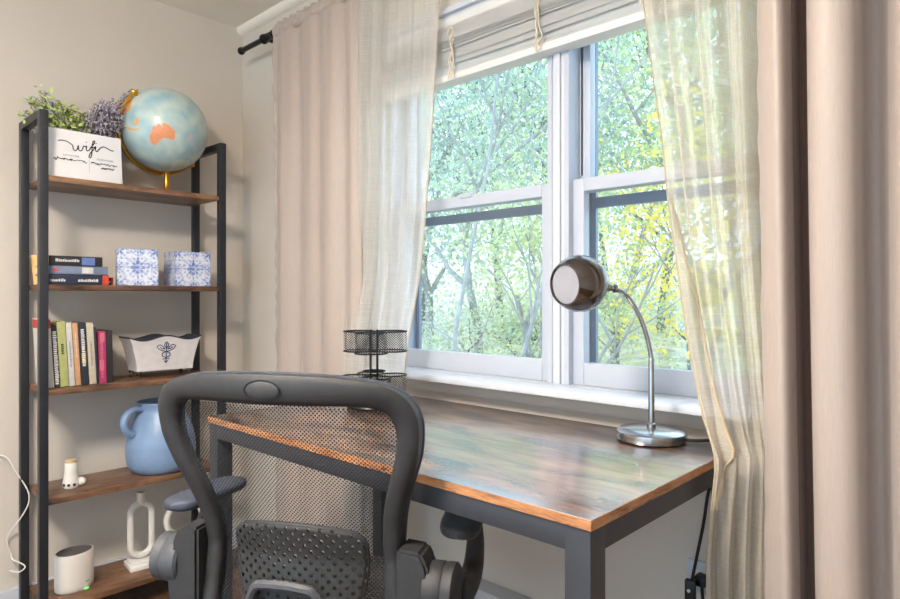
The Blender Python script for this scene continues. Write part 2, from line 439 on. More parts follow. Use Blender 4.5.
# left sheer
sl = thing('sheer_curtain', 'sheer linen curtain covering the left edge of the window', 'curtain', (1.0, -.075, .02))
def sheerL(u, v):
    z = .02 + 2.1 * v
    if z > 1.95: xr = 1.253
    elif z > .85: xr = 1.143 + (z - .85) / 1.1 * .11 + .012 * math.sin((z - .85) / 1.1 * PI)
    else: xr = 1.143
    xl = .85 + .02 * (z - .8) / 1.2
    x = xl + (xr - xl) * u
    y = -.073 + .008 * math.sin(u * 40 + .5 * math.sin(z * 2)) + .006 * math.sin(u * 17 + z) 
    k = max(0, min(1, (1.15 - z) / .25)); y -= .03 * k
    if z < .9: y = max(-.1015, min(y, -.091))
    if u < .12: y -= .008 * (1 - u / .12)
    return (x - 1.0, min(y, -.058) + .075, z - .02)
cloth('curtain_panel', sheerL, 110, 90, M['sheer'], sl, 0)
b = bm_(); tube(b, [Vector(sheerL(1, k / 60)) for k in range(61)], .0016, 5); build('edge_hem', b, M['hem'], sl)
cloth('folded_layer', lambda u, v: [p + q for p, q in zip(sheerL(.34 * u, v), (0, -.006 - .003 * math.sin(u * 9), 0))], 30, 60, M['sheer'], sl, 0)
cloth('hem_band', lambda u, v: [p + q for p, q in zip(sheerL(.955 + .044 * u, v), (0, -.003, 0))], 3, 60, M['sheer'], sl, 0)

# right sheer
def lerp_tab(T, z):
    for (z0, *a), (z1, *c) in zip(T, T[1:]):
        if z >= z1:
            t = (z - z1) / (z0 - z1) if z0 != z1 else 0
            t = max(0, min(1, t)); return [q + (p - q) * t for p, q in zip(a, c)]
    return list(T[-1][1:])
TL = [(2.12, 1.86, -.075), (1.739, 1.895, -.08), (1.575, 1.921, -.09), (1.416, 1.948, -.10), (1.283, 1.97, -.12), (1.155, 2.0, -.15), (1.016, 2.038, -.19),
      (.908, 2.075, -.23), (.844, 2.107, -.27), (.80, 2.136, -.30), (.731, 2.132, -.31), (.626, 2.124, -.31), (.558, 2.124, -.31), (.02, 2.13, -.30)]
TR = [(2.12, 2.16, -.085), (1.65, 2.16, -.10), (1.263, 2.166, -.12), (.895, 2.19, -.17), (.545, 2.196, -.19), (.02, 2.2, -.2)]
sr = thing('sheer_curtain', 'sheer linen curtain beside the lamp, draped over the desk corner', 'curtain', (2.12, -.12, .02))
def sheerR(u, v):
    z = .02 + 2.1 * v
    L, R = lerp_tab(TL, z), lerp_tab(TR, z)
    k = max(0, min(1, (z - .7) / .5))
    x = L[0] + (R[0] - L[0]) * u; y = L[1] + (R[1] - L[1]) * u
    dx, dy = R[1] - L[1], -(R[0] - L[0]); n = math.hypot(dx, dy) or 1
    A = (.013 + .008 * k) * math.sin(PI * min(1, u * 6) / 2)
    w = A * (math.sin(u * 24 + .8 + .5 * z) + .5 * math.sin(u * 51 + 2 * z))
    x += dx / n * w * (1 if k > .5 else .6); y += dy / n * w
    if z < .9: x = max(x, L[0] if z > .84 else 2.117)
    return (x - 2.12, y + .12, z - .02)
cloth('curtain_panel', sheerR, 110, 110, M['sheer2'], sr, 0)
cloth('folded_layer', lambda u, v: [p + q for p, q in zip(sheerR(.58 + .42 * u, v), (.003, .022 + .006 * math.sin(u * 14), 0))], 50, 60, M['sheer2'], sr, 0)
cloth('folded_layer', lambda u, v: [p + q for p, q in zip(sheerR(.74 + .26 * u, v), (.002, .036 + .005 * math.sin(u * 9), 0))], 30, 60, M['sheer2'], sr, 0)
b = bm_(); tube(b, [Vector(sheerR(0, k / 80)) for k in range(81)], .0018, 5); build('edge_hem', b, M['hem'], sr)
# folded-over hem near the edge
TH = [(1.30, .0), (1.228, .1), (1.055, .2), (.929, .28), (.848, .34), (.78, .30), (.70, .12)]
def hemfold(u, v):
    z = .72 + .56 * v
    w = lerp_tab([(1.28, .03), (1.1, .13), (.93, .22), (.82, .26), (.72, .05)], z)[0]
    p = sheerR(w * u, (z - .02) / 2.1)
    return (p[0] + .004, p[1] - .006 - .006 * math.sin(u * PI), p[2])
cloth('folded_hem', hemfold, 8, 40, M['sheer2'], sr, 0)
b = bm_(); tube(b, [Vector(hemfold(1, k / 40)) for k in range(41)], .0028, 5); build('fold_edge', b, M['hem'], sr)

# right mauve curtain : plan polyline with one deep dark fold
PATH = [(2.178, -.16), (2.176, -.195), (2.186, -.218), (2.204, -.232), (2.220, -.238), (2.229, -.225), (2.231, -.19)]
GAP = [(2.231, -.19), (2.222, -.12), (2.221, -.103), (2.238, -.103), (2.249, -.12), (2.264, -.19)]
PATH2 = [(2.264, -.19), (2.263, -.225), (2.272, -.245), (2.284, -.252), (2.300, -.254), (2.318, -.25), (2.331, -.235), (2.334, -.21), (2.331, -.165), (2.338, -.148), (2.352, -.145), (2.364, -.158),
         (2.372, -.195), (2.385, -.222), (2.405, -.232), (2.43, -.225), (2.446, -.19), (2.452, -.15), (2.466, -.135), (2.482, -.16), (2.494, -.2), (2.515, -.22), (2.545, -.205), (2.57, -.15), (2.6, -.14), (2.64, -.2), (2.69, -.21), (2.74, -.15), (2.78, -.15)]
pr = thing('blackout_curtain', 'mauve satin curtain with one deep dark fold at the right edge', 'curtain', (2.4, -.15, .02))
def hang(path, puck=False):
    P = smooth([(x, y, 0) for x, y in path], 5)
    def fn(u, v):
        z = .02 + 2.09 * v
        q = u * (len(P) - 1); i = min(int(q), len(P) - 2); p = P[i].lerp(P[i + 1], q - i)
        top = max(0, (z - 1.75) / .36)
        y = p.y * (1 - .35 * top) - .035 * top
        x = p.x + .008 * (1.1 - z) + .004 * math.sin(z * 2.1 + p.x * 9)
        if puck:
            e = max(0, 1 - u / .35); x += e * (.0016 * math.sin(z * 46 + 2 * math.sin(z * 9)) + .002 * math.sin(z * 17)); y += e * .005 * math.sin(z * 63 + 1)
            if z < .75: x -= e * .012 * math.sin((.75 - z) * 6)
        return (x - 2.4, y + .15, z - .02)
    return fn
cloth('curtain_panel', hang(PATH, True), 30, 160, M['pink'], pr)
cloth('curtain_panel', hang(PATH2), 130, 60, M['pink'], pr)
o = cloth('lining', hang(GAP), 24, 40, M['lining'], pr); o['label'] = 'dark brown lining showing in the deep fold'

# ------------------------------------------------------------------ desk
DX0, DX1, DY0, DY1, DZ = 1.0465, 2.1115, -.670, -.105, .788
dk = thing('desk', 'rustic brown wood desk with charcoal metal frame under the window', 'desk', ((DX0 + DX1) / 2, (DY0 + DY1) / 2, 0))
ox, oy = dk.location.x, dk.location.y
def L2(bm, a, c, bev=.002): box2(bm, (a[0] - ox, a[1] - oy, a[2]), (c[0] - ox, c[1] - oy, c[2]), bev)
b = bm_(); L2(b, (DX0 + .001, DY0 + .001, DZ - .014), (DX1 - .001, DY1 - .001, DZ), .0006); tp = build('desktop', b, M['desk'], dk)
b = bm_()
L2(b, (DX0, DY0, DZ - .0145), (DX1, DY0 + .0012, DZ - .0008), 0); L2(b, (DX1 - .0012, DY0, DZ - .0145), (DX1, DY1, DZ - .0008), 0)
L2(b, (DX0, DY0, DZ - .0145), (DX0 + .0012, DY1, DZ - .0008), 0); L2(b, (DX0, DY1 - .0012, DZ - .0145), (DX1, DY1, DZ - .0008), 0)
e = build('edge_band', b, M['deskedge'], tp); e['label'] = 'orange-brown edge banding'
zt, zb = DZ - .0145, .738
b = bm_()
L2(b, (DX0 + .04, DY0 + .003, zb), (DX1 - .04, DY0 + .022, zt)); L2(b, (DX0 + .04, DY1 - .022, zb), (DX1 - .04, DY1 - .003, zt))
L2(b, (DX0 + .003, DY0 + .04, zb), (DX0 + .022, DY1 - .04, zt)); L2(b, (DX1 - .022, DY0 + .04, zb), (DX1 - .003, DY1 - .04, zt))
build('apron_frame', b, M['deskmetal'], dk)
for x in (DX0 + .003, DX1 - .043):
    for y in (DY0 + .003, DY1 - .043):
        b = bm_(); L2(b, (x, y, 0.0), (x + .04, y + .04, zt)); lg = build('leg', b, M['deskmetal'], dk)
for x in (DX0 + .013, DX1 - .033):
    b = bm_(); L2(b, (x, DY0 + .043, .1), (x + .02, DY1 - .043, .13)); build('foot_rail', b, M['deskmetal'], dk)

# ------------------------------------------------------------------ desk lamp
LX, LY = 1.96, -.176
lp = thing('desk_lamp', 'chrome gooseneck desk lamp with globe shade on the desk corner', 'lamp', (LX, LY, DZ))
b = bm_(); lathe(b, [(.0001, .0), (.064, 0), (.0685, .003), (.0695, .010), (.0685, .019), (.063, .0235), (.03, .0265), (.0001, .027)], 48)
build('base', b, M['chromeb'], lp)
NK = [(0, 0, .026), (0, 0, .09), (0, 0, .155), (-.001, -.001, .175), (-.007, -.007, .214), (-.018, -.017, .255), (-.032, -.031, .288), (-.042, -.045, .302), (-.049, -.059, .3085)]
b = bm_(); lathe(b, [(.009, .0245), (.009, .034), (.0062, .036), (.0062, .165), (.0052, .167)], 16); build('stem', b, M['chromeb'], lp)
b = bm_(); pts = smooth(NK[2:], 14); tube(b, pts, [.0048 + .0005 * (i % 2) for i in range(len(pts))], 10); build('gooseneck', b, M['chromeb'], lp)
HC = Vector((-.096, -.118, .319)); AX = Vector((-.232, -.968, -.06)).normalized(); HR = .0575
b = bm_(); prof = []
a0 = math.acos(.70)
for i in range(22):
    a = a0 + (PI - a0) * i / 21; prof.append((max(HR * math.sin(a), 1e-5), HR * math.cos(a)))
lathe(b, prof, 48, axis(HC, AX), caps=False)
lathe(b, [(HR * math.sin(a0), HR * .70), (HR * math.sin(a0) + .0008, HR * .70 + .001), (HR * math.sin(a0) - .002, HR * .70 + .0012), (HR * math.sin(a0) - .003, HR * .69)], 48, axis(HC, AX), caps=False)
sh = build('lamp_shade', b, M['chrome'], lp)
b = bm_(); prof = [(max((HR - .0025) * math.sin(a0 + (PI - a0) * i / 18), 1e-5), (HR - .0025) * math.cos(a0 + (PI - a0) * i / 18)) for i in range(19)]
lathe(b, prof, 40, axis(HC, AX), caps=False); build('shade_lining', b, M['shadein'], sh, fixn=True)
b = bm_(); lathe(b, [(.0001, HR * .655), (.038, HR * .655), (.0385, HR * .64), (.0001, HR * .635)], 40, axis(HC, AX)); build('diffuser_disc', b, M['shadein'], sh)
b = bm_(); jd = Vector((.622, .772, -.13)).normalized(); tail = HC + jd * HR; lathe(b, [(.007, -.004), (.0085, 0), (.0085, .006), (.0065, .008), (.0065, .013), (.0095, .015), (.0095, .02), (.006, .023)], 16, axis(tail, jd)); build('swivel_joint', b, M['chromeb'], lp)
CP = [(2.027, -.165, .797), (2.05, -.15, .797), (2.075, -.118, .797), (2.085, -.098, .79), (2.07, -.088, .755), (2.04, -.075, .69), (2.022, -.065, .60), (2.005, -.06, .52), (1.993, -.06, .458)]
CP2 = [(1.993, -.06, .458), (1.985, -.06, .40), (1.99, -.055, .30), (2.01, -.05, .22), (2.03, -.05, .26), (2.03, -.05, .36), (2.015, -.045, .425), (2.005, -.03, .466)]
def loc(P): return [(x - LX, y - LY, z - DZ) for x, y, z in P]
b = bm_(); tube(b, smooth(loc(CP), 6), .0034, 8); tube(b, smooth(loc(CP2), 6), .0034, 8); cd = build('power_cord', b, M['cord'], lp)
b = bm_(); box(b, loc([(1.993, -.06, .455)])[0], (.022, .016, .042), (0, 0, .2), .004); sw = build('inline_switch', b, M['cord'], cd)
b = bm_(); lathe(b, [(.0035, 0), (.0035, .003), (.0001, .004)], 10, axis(loc([(1.993, -.068, .455)])[0], (0, -1, 0))); build('switch_button', b, M['cream'], sw)
b = bm_(); box(b, loc([(2.003, -.024, .466)])[0], (.024, .028, .022), (0, 0, 0), .004); build('plug', b, M['cord'], cd)

# ------------------------------------------------------------------ desk organiser
og = thing('desk_organizer', 'black wire mesh two-tier carousel organizer at the back of the desk', 'organizer', (1.236, -.30, DZ), .75)
def bin_(cx, cy, z0, z1, rr, name):
    b = bm_()
    P = [(cx + rr * math.cos(a), cy + rr * math.sin(a)) for a in [2 * PI * k / 28 for k in range(28)]]
    grid(b, lambda u, v: (*P[int(round(u * 28)) % 28], z0 + (z1 - z0) * v), 28, 3, cu=True)
    o = build(name, b, M['wirenet'], og)
    for z in (z0, z1):
        w = bm_(); tube(w, [(x, y, z) for x, y in P], .002, 6, closed=True); build('wire_rim', w, M['wire'], o)
    f = bm_(); lathe(f, [(.0001, z0), (rr, z0)], 28, Matrix.Translation((cx, cy, 0)), caps=False); build('bin_floor', f, M['wirenet'], o)
for k in range(3):
    a = 2 * PI * k / 3 + .5
    bin_(.05 * math.cos(a), .05 * math.sin(a), .146, .199, .0425, 'upper_bin')
for k in range(4):
    a = 2 * PI * k / 4 + .3
    bin_(.052 * math.cos(a), .052 * math.sin(a), .022, .082, .036, 'lower_bin')
b = bm_(); lathe(b, [(.0001, 0), (.07, 0), (.074, .004), (.07, .012), (.02, .018), (.0001, .018)], 32); build('turntable_base', b, M['wire'], og)
for x in (-.009, .009):
    b = bm_(); tube(b, [(x, 0, .015), (x, 0, .205)], .0032, 8); build('post', b, M['wire'], og)
b = bm_(); tube(b, [(.03 * math.cos(a), .03 * math.sin(a), .094) for a in [2 * PI * k / 24 for k in range(24)]], .0018, 6, closed=True); tube(b, [(-.03, 0, .094), (.03, 0, .094)], .0016, 6); build('ring_handle', b, M['wire'], og)

# ------------------------------------------------------------------ office chair
CXc, CYc, ROT = 1.647, -.8377, math.radians(28.3)
ch = thing('office_chair', 'black mesh-back office chair pulled up to the desk', 'chair', (CXc, CYc, 0), ROT)
def tab(T, z):
    T = sorted(T)
    if z <= T[0][0]: return T[0][1]
    for (z0, a), (z1, c) in zip(T, T[1:]):
        if z <= z1:
            t = (z - z0) / (z1 - z0); return a + (c - a) * t
    return T[-1][1]
Y0 = [(.45, .05), (.5, .062), (.58, .08), (.65, .085), (.70, .072), (.75, .05), (.80, .027), (.85, .01), (.9, 0), (.96, -.006)]
def by(x, z):
    k = max(0, 1 - (x / .232) ** 2)
    return tab(Y0, z) - .045 * k
OUT = [(0, .962), (.06, .961), (.115, .958), (.16, .952), (.193, .942), (.216, .925), (.229, .900), (.231, .87), (.226, .835), (.214, .80), (.199, .76), (.187, .715), (.181, .67), (.182, .62), (.188, .57), (.188, .525), (.17, .492), (.10, .476), (0, .47)]
INN = [(0, .915), (.05, .915), (.10, .915), (.143, .914), (.168, .910), (.184, .900), (.192, .882), (.194, .86), (.189, .83), (.178, .795), (.165, .757), (.156, .715), (.151, .67), (.152, .62), (.156, .575), (.155, .54), (.138, .517), (.09, .506), (0, .502)]
def ringpts(T, n):
    R = smooth([(x, 0, z) for x, z in T], n)
    Lh = [Vector((-p.x, 0, p.z)) for p in R[1:-1]][::-1]
    return R + Lh
O_, I_ = ringpts(OUT, 5), ringpts(INN, 5)
b = bm_(); TH = .028; V = []
for o, i in zip(O_, I_):
    ring = []
    for f, d in ((0, -.3), (0, .35), (.18, .5), (.82, .5), (1, .35), (1, -.25), (.8, -.5), (.2, -.5)):
        x = o.x + (i.x - o.x) * f; z = o.z + (i.z - o.z) * f
        ring.append(b.verts.new((x, by(o.x, z) + d * TH, z)))
    V.append(ring)
for k in range(len(V)):
    a, c = V[k], V[(k + 1) % len(V)]
    for q in range(8): b.faces.new((a[q], a[(q + 1) % 8], c[(q + 1) % 8], c[q]))
fr = build('back_frame', b, M['chair'], ch, ang=50)
b = bm_(); tube(b, [(p.x * .99, by(p.x, p.z) + .017, p.z - .002) for p in O_], .004, 6, closed=True); build('mesh_edge_piping', b, M['pad'], fr)
b = bm_(); M_ = Matrix.Translation((0, by(0, .94) - .0145, .938)) @ Matrix.Rotation(PI / 2, 4, 'X')
lathe(b, [(.0001, .0025), (.012, .002), (.0145, 0), (.0145, -.003)], 28, M_ @ Matrix.Diagonal((1.95, 1, 1, 1))); build('oval_badge', b, M['chair'], fr)
b = bm_(); tube(b, [M_ @ Vector((1.95 * .0155 * math.cos(a), .0155 * math.sin(a), .0005)) for a in [2 * PI * k / 36 for k in range(36)]], .0009, 6, closed=True); build('badge_groove', b, M['rod'], fr)
# net
ZI = sorted([(z, x) for x, z in INN])
def innw(z):
    zs = [(p.z, p.x) for p in smooth([(x, 0, z) for x, z in INN], 5)]
    return tab(zs, z) + .006
def netf(u, v):
    z = .504 + .411 * v; w = innw(z); x = -w + 2 * w * u
    return (x, by(x, z) + .012, z)
b = bm_(); grid(b, netf, 24, 40); build('back_mesh', b, M['net'], ch, ang=80)
# lumbar support with perforations
def lumb(u, v):
    z = .555 + .146 * v; w = .098 + .018 * math.sin(min(1, v * 1.4) * PI / 2)
    if v > .86: w -= .02 * ((v - .86) / .14) ** 2
    if v < .12: w -= .012 * ((.12 - v) / .12) ** 2
    x = -w + 2 * w * u + .014
    zz = z + (.012 * (1 - (2 * u - 1) ** 2)) * v
    return (x, by(x, z) - .022 + .012 * (2 * u - 1) ** 2, zz)
b = bm_(); grid(b, lumb, 28, 18); lb = build('lumbar_support', b, M['perf'], ch, ang=80)
md = lb.modifiers.new('thick', 'SOLIDIFY'); md.thickness = .004
b = bm_(); edge = [lumb(k / 20, 1) for k in range(21)] + [lumb(1, 1 - k / 14) for k in range(1, 15)] + [lumb(1 - k / 20, 0) for k in range(1, 21)] + [lumb(0, k / 14) for k in range(1, 14)]
tube(b, edge, .0042, 8, closed=True); build('lumbar_rim', b, M['chair'], lb)
b = bm_(); pts = smooth([(-.075, by(.075, .57) - .026, .553), (-.055, by(.05, .6) - .034, .602), (-.03, by(.03, .6) - .037, .613), (.03, by(.03, .6) - .037, .613), (.055, by(.05, .6) - .034, .602), (.075, by(.075, .57) - .026, .553)], 6)
tube(b, pts, .008, 8); build('lumbar_handle', b, M['chairlt'], lb)
# spine, brackets, arms
b = bm_(); tube(b, smooth([(0, .03, .47), (0, .02, .42), (0, .08, .385), (0, .2, .385)], 6), [.03] * 19, 10, flat=1.6); build('spine_bar', b, M['chair'], ch)
for sx in (-1, 1):
    b = bm_()
    P = [(.182, .49), (.235, .49), (.246, .59), (.232, .657), (.222, .676), (.182, .680)]
    for side in (0, 1):
        pass
    vs0 = [b.verts.new((sx * x, .03, z)) for x, z in P]; vs1 = [b.verts.new((sx * x, .085, z)) for x, z in P]
    b.faces.new(vs0); b.faces.new(vs1[::-1])
    for k in range(len(P)): b.faces.new((vs0[k], vs0[(k + 1) % len(P)], vs1[(k + 1) % len(P)], vs1[k]))
    bmesh.ops.bevel(b, geom=b.edges[:], offset=.005, segments=2, affect='EDGES')
    build('arm_bracket', b, M['chair'], ch)
    b = bm_(); lathe(b, [(.0001, 0), (.036, 0), (.041, .004), (.042, .012), (.042, .03), (.040, .033), (.042, .036), (.042, .05), (.034, .056), (.0001, .056)], 32, axis((sx * .222, .062, .612), (sx, 0, 0)))
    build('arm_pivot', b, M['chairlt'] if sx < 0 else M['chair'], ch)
    b = bm_()
    pts = smooth([(sx * .262, .085, .60), (sx * .270, .12, .585), (sx * .276, .165, .60), (sx * .276, .19, .64), (sx * .272, .195, .678)], 8)
    tube(b, pts, [.030 - .012 * k / (len(pts) - 1) for k in range(len(pts))], 12, flat=.75); am = build('arm_post', b, M['chair'], ch)
    b = bm_(); n = 26
    def padf(u, v):
        y = .085 + .19 * u; e = max(0, 1 - (2 * u - 1) ** 6) ** .5
        a = 2 * PI * v; w = .036 * e; h = .013 * (.3 + .7 * e)
        ca, sa = math.cos(a), math.sin(a)
        cx = math.copysign(abs(ca) ** .55, ca) * w; cz = math.copysign(abs(sa) ** .7, sa) * h
        return (sx * (.262 if sx > 0 else .272) + cx - sx * .02 * (u - .3), y, .69 + cz)
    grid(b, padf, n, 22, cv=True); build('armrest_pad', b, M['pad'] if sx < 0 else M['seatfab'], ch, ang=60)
# seat and base (below the frame)
b = bm_()
def seatf(u, v):
    a = 2 * PI * u; r = math.sin(min(1, v * 1.0) * PI)
    ca, sa = math.cos(a), math.sin(a)
    sq = lambda q: math.copysign(abs(q) ** .6, q)
    prof = min(1, (math.sin(v * PI)) ** .35) if 0 < v < 1 else 0
    return (.225 * prof * sq(ca), .30 + .215 * prof * sq(sa), .44 - .035 * math.cos(v * PI) + .012 * sq(ca) ** 2 * prof)
grid(b, seatf, 40, 14, cu=True); bmesh.ops.remove_doubles(b, verts=b.verts, dist=1e-4); build('seat', b, M['seatfab'], ch, ang=60)
b = bm_(); box(b, (0, .28, .385), (.2, .24, .04), bev=.01); build('tilt_mechanism', b, M['chair'], ch)
for sx in (-1, 1):
    b = bm_(); tube(b, smooth([(sx * .21, .06, .51), (sx * .17, .14, .42), (sx * .08, .24, .385)], 6), .016, 8); build('side_strut', b, M['chair'], ch)
b = bm_(); lathe(b, [(.028, .09), (.028, .22), (.016, .222), (.016, .37)], 20, Matrix.Translation((0, .28, 0))); build('gas_column', b, M['rod'], ch)
for k in range(5):
    a = 2 * PI * k / 5 + .3; c_, s_ = math.cos(a), math.sin(a)
    b = bm_(); tube(b, [(0, .28, .105), (.14 * c_, .28 + .14 * s_, .09), (.27 * c_, .28 + .27 * s_, .07)], [.026, .02, .015], 10); lg = build('base_leg', b, M['chair'], ch)
    b = bm_()
    for d in (-.012, .012):
        lathe(b, [(.0001, -.008), (.024, -.008), (.026, -.004), (.026, .004), (.024, .008), (.0001, .008)], 18, axis((.27 * c_ - s_ * d, .28 + .27 * s_ + c_ * d, .0262), (-s_, c_, 0)))
    tube(b, [(.27 * c_, .28 + .27 * s_, .03), (.27 * c_, .28 + .27 * s_, .07)], .008, 8)
    build('caster', b, M['rod'], lg)

# ------------------------------------------------------------------ bookshelf
SX0, SX1, SY0, SY1, STOP = .04, .257, -.82, -.229, 1.665
bs = thing('bookshelf', 'tall open bookshelf with black metal frame and five wooden shelves', 'bookshelf', ((SX0 + SX1) / 2, (SY0 + SY1) / 2, 0))
bx, byy = bs.location.x, bs.location.y
h = .0125
SH = [.10, .443, .788, 1.12, 1.463]
for y in (SY0, SY1):
    b = bm_()
    for x in (SX0, SX1): box2(b, (x - h - bx, y - h - byy, 0), (x + h - bx, y + h - byy, STOP), .0015)
    box2(b, (SX0 + h - bx, y - h - byy, STOP - .026), (SX1 - h - bx, y + h - byy, STOP), .0015)
    sf = build('side_frame', b, M['black'], bs)
    for z in SH[1:]:
        for x in (SX0, SX1):
            for dz in (.016, -.034):
                b = bm_(); lathe(b, [(.0032, 0), (.0032, .0012), (.0001, .0018)], 10, axis((x - bx, y - h - byy, z + dz), (0, -1, 0)))
                build('bolt', b, M['chromeb'], sf)
for z in SH:
    b = bm_(); box2(b, (SX0 - .008 - bx, SY0 + h + .0005 - byy, z - .018), (SX1 + .008 - bx, SY1 - h - .0005 - byy, z), .0015); build('shelf', b, M['shelfwood'], bs)

# ---- top shelf: sign, plant, globe
sg = thing('wifi_sign', 'white wifi password sign leaning on the top shelf', 'sign', (.222, -.685, 1.463), 0)
sg.rotation_euler = (0, -math.radians(6), 0)
SW, SHh = .222, .165
b = bm_(); box2(b, (-.006, -SW / 2, 0), (.006, SW / 2, SHh), .0015); build('sign_board', b, M['canvas'], sg)
def sp(x, y): # crop pixel on the board -> local (7 mm in front)
    nx = (x - 187) / 345; ny = (y - (287 + (x - 185) * .168)) / 233
    return (.0068, -SW / 2 + SW * nx, SHh * (1 - ny))
strokes = [[(232, 353), (250, 352), (270, 357), (290, 370), (298, 378), (299, 392), (306, 402), (316, 398), (322, 382), (324, 378), (324, 394), (332, 404), (342, 396), (348, 380), (356, 384), (362, 380), (360, 396), (364, 404), (374, 400), (384, 386), (396, 372), (402, 360), (396, 356), (390, 372), (387, 400), (384, 425), (378, 438), (372, 432), (380, 414), (394, 400), (402, 388), (406, 384), (404, 400), (410, 408), (420, 398), (432, 388), (448, 386), (466, 396), (480, 404), (492, 406)],
           [(378, 388), (392, 388), (402, 386)]]
b = bm_()
for st in strokes:
    tube(b, smooth([sp(*p) for p in st], 5), .0016, 5, flat=.6)
for p in ((362, 362), (408, 368)): tube(b, [sp(p[0] - 2, p[1]), sp(p[0] + 2, p[1])], .0014, 6)
build('wifi_lettering', b, M['ink'], sg)
def put(bm, y, z, size):
    t = text_bm(bm[1], size); merge(bm[0], t, Matrix.Translation((.0064, y, z)) @ Matrix(((0, 0, 1, 0), (1, 0, 0, 0), (0, 1, 0, 0), (0, 0, 0, 1))))
b = bm_(); put((b, 'NETWORK'), -.045, .076, .0098); build('network_heading', b, M['greyink'], sg)
b = bm_(); put((b, 'PASSWORD'), .058, .076, .0098); build('password_heading', b, M['greyink'], sg)
b = bm_(); box2(b, (.006, .008, .03), (.0064, .0086, .075)); build('divider_line', b, M['greyink'], sg)
random.seed(3); b = bm_()
for y0, y1, z in ((-.098, .002, .064), (.014, .096, .064), (.044, .088, .050)):
    pts = []; y = y0
    while y < y1:
        pts.append((.0067, y, z + random.uniform(-.0042, .0052))); y += random.uniform(.0012, .0042)
    tube(b, smooth(pts, 3), .0015, 5, flat=.6)
build('handwriting', b, M['ink'], sg)

pt = thing('potted_plant', 'green and grey lavender sprigs in a dark pot on the top shelf', 'plant', (.105, -.665, 1.463))
b = bm_(); lathe(b, [(.0001, 0), (.05, 0), (.055, .01), (.068, .13), (.074, .135), (.074, .15), (.066, .15), (.062, .12), (.0001, .118)], 28); build('pot', b, M['pot'], pt)
def sprig(bs_, bl_, p0, p1, n, size, spread, bend=.03):
    p0, p1 = Vector(p0), Vector(p1); mid = (p0 + p1) / 2 + Vector((random.uniform(-1, 1), random.uniform(-1, 1), random.uniform(0, 1.5))) * bend
    pts = smooth([p0, mid, p1], 5); tube(bs_, pts, .0012, 4)
    for k in range(n):
        q = pts[min(len(pts) - 1, int((.25 + .75 * k / n) * (len(pts) - 1)))] + Vector([random.gauss(0, spread) for _ in range(3)])
        if q.x < -.075: q.x = -.075
        d = Vector([random.gauss(0, 1) for _ in range(3)]).normalized(); e = d.orthogonal().normalized()
        e = (Matrix.Rotation(random.uniform(0, 6.28), 3, d) @ e)
        L_ = size * random.uniform(.7, 1.3)
        vs = [bl_.verts.new(q), bl_.verts.new(q + d * L_ * .5 + e * L_ * .32), bl_.verts.new(q + d * L_), bl_.verts.new(q + d * L_ * .5 - e * L_ * .32)]
        bl_.faces.new(vs)
random.seed(11)
st, lf, lv = bm_(), bm_(), bm_()
for k in range(34):
    t = random.random(); ty = -.16 + .19 * t + random.gauss(0, .012); tz = .175 + random.uniform(0, .05) + (.125 if k % 6 == 0 and t < .45 else .03)
    tz = .16 + (.19 - abs(ty + .115) * 1.1) * random.uniform(.25, 1)
    sprig(st, lf, (random.uniform(-.03, .03), random.uniform(-.04, .04), .12), (random.uniform(-.05, .06), ty, tz), 46, .017, .012)
for k in range(60):
    ty = random.uniform(-.01, .175) if k % 5 else random.uniform(-.19, -.1); tz = (.17 + .9 * max(0, ty) + random.uniform(0, .05)) if k % 5 else .16 + random.uniform(.02, .13)
    if ty > .06 and k % 3 == 0: tz = .2 + random.uniform(0, .03); ty *= .62
    sprig(st, lv, (random.uniform(-.03, .03), random.uniform(-.04, .05), .12), (random.uniform(-.05, .07), ty, tz), 60, .012, .008)
for k in range(22):
    sprig(st, lv, (random.uniform(0, .04), random.uniform(-.02, .05), .12), (random.uniform(.08, .125), random.uniform(.02, .115), random.uniform(.19, .30)), 60, .011, .008)
build('stems', st, M['stem'], pt); build('green_leaves', lf, M['leaf'], pt, flat=True, fixn=False); build('lavender_sprigs', lv, M['lav'], pt, flat=True, fixn=False)

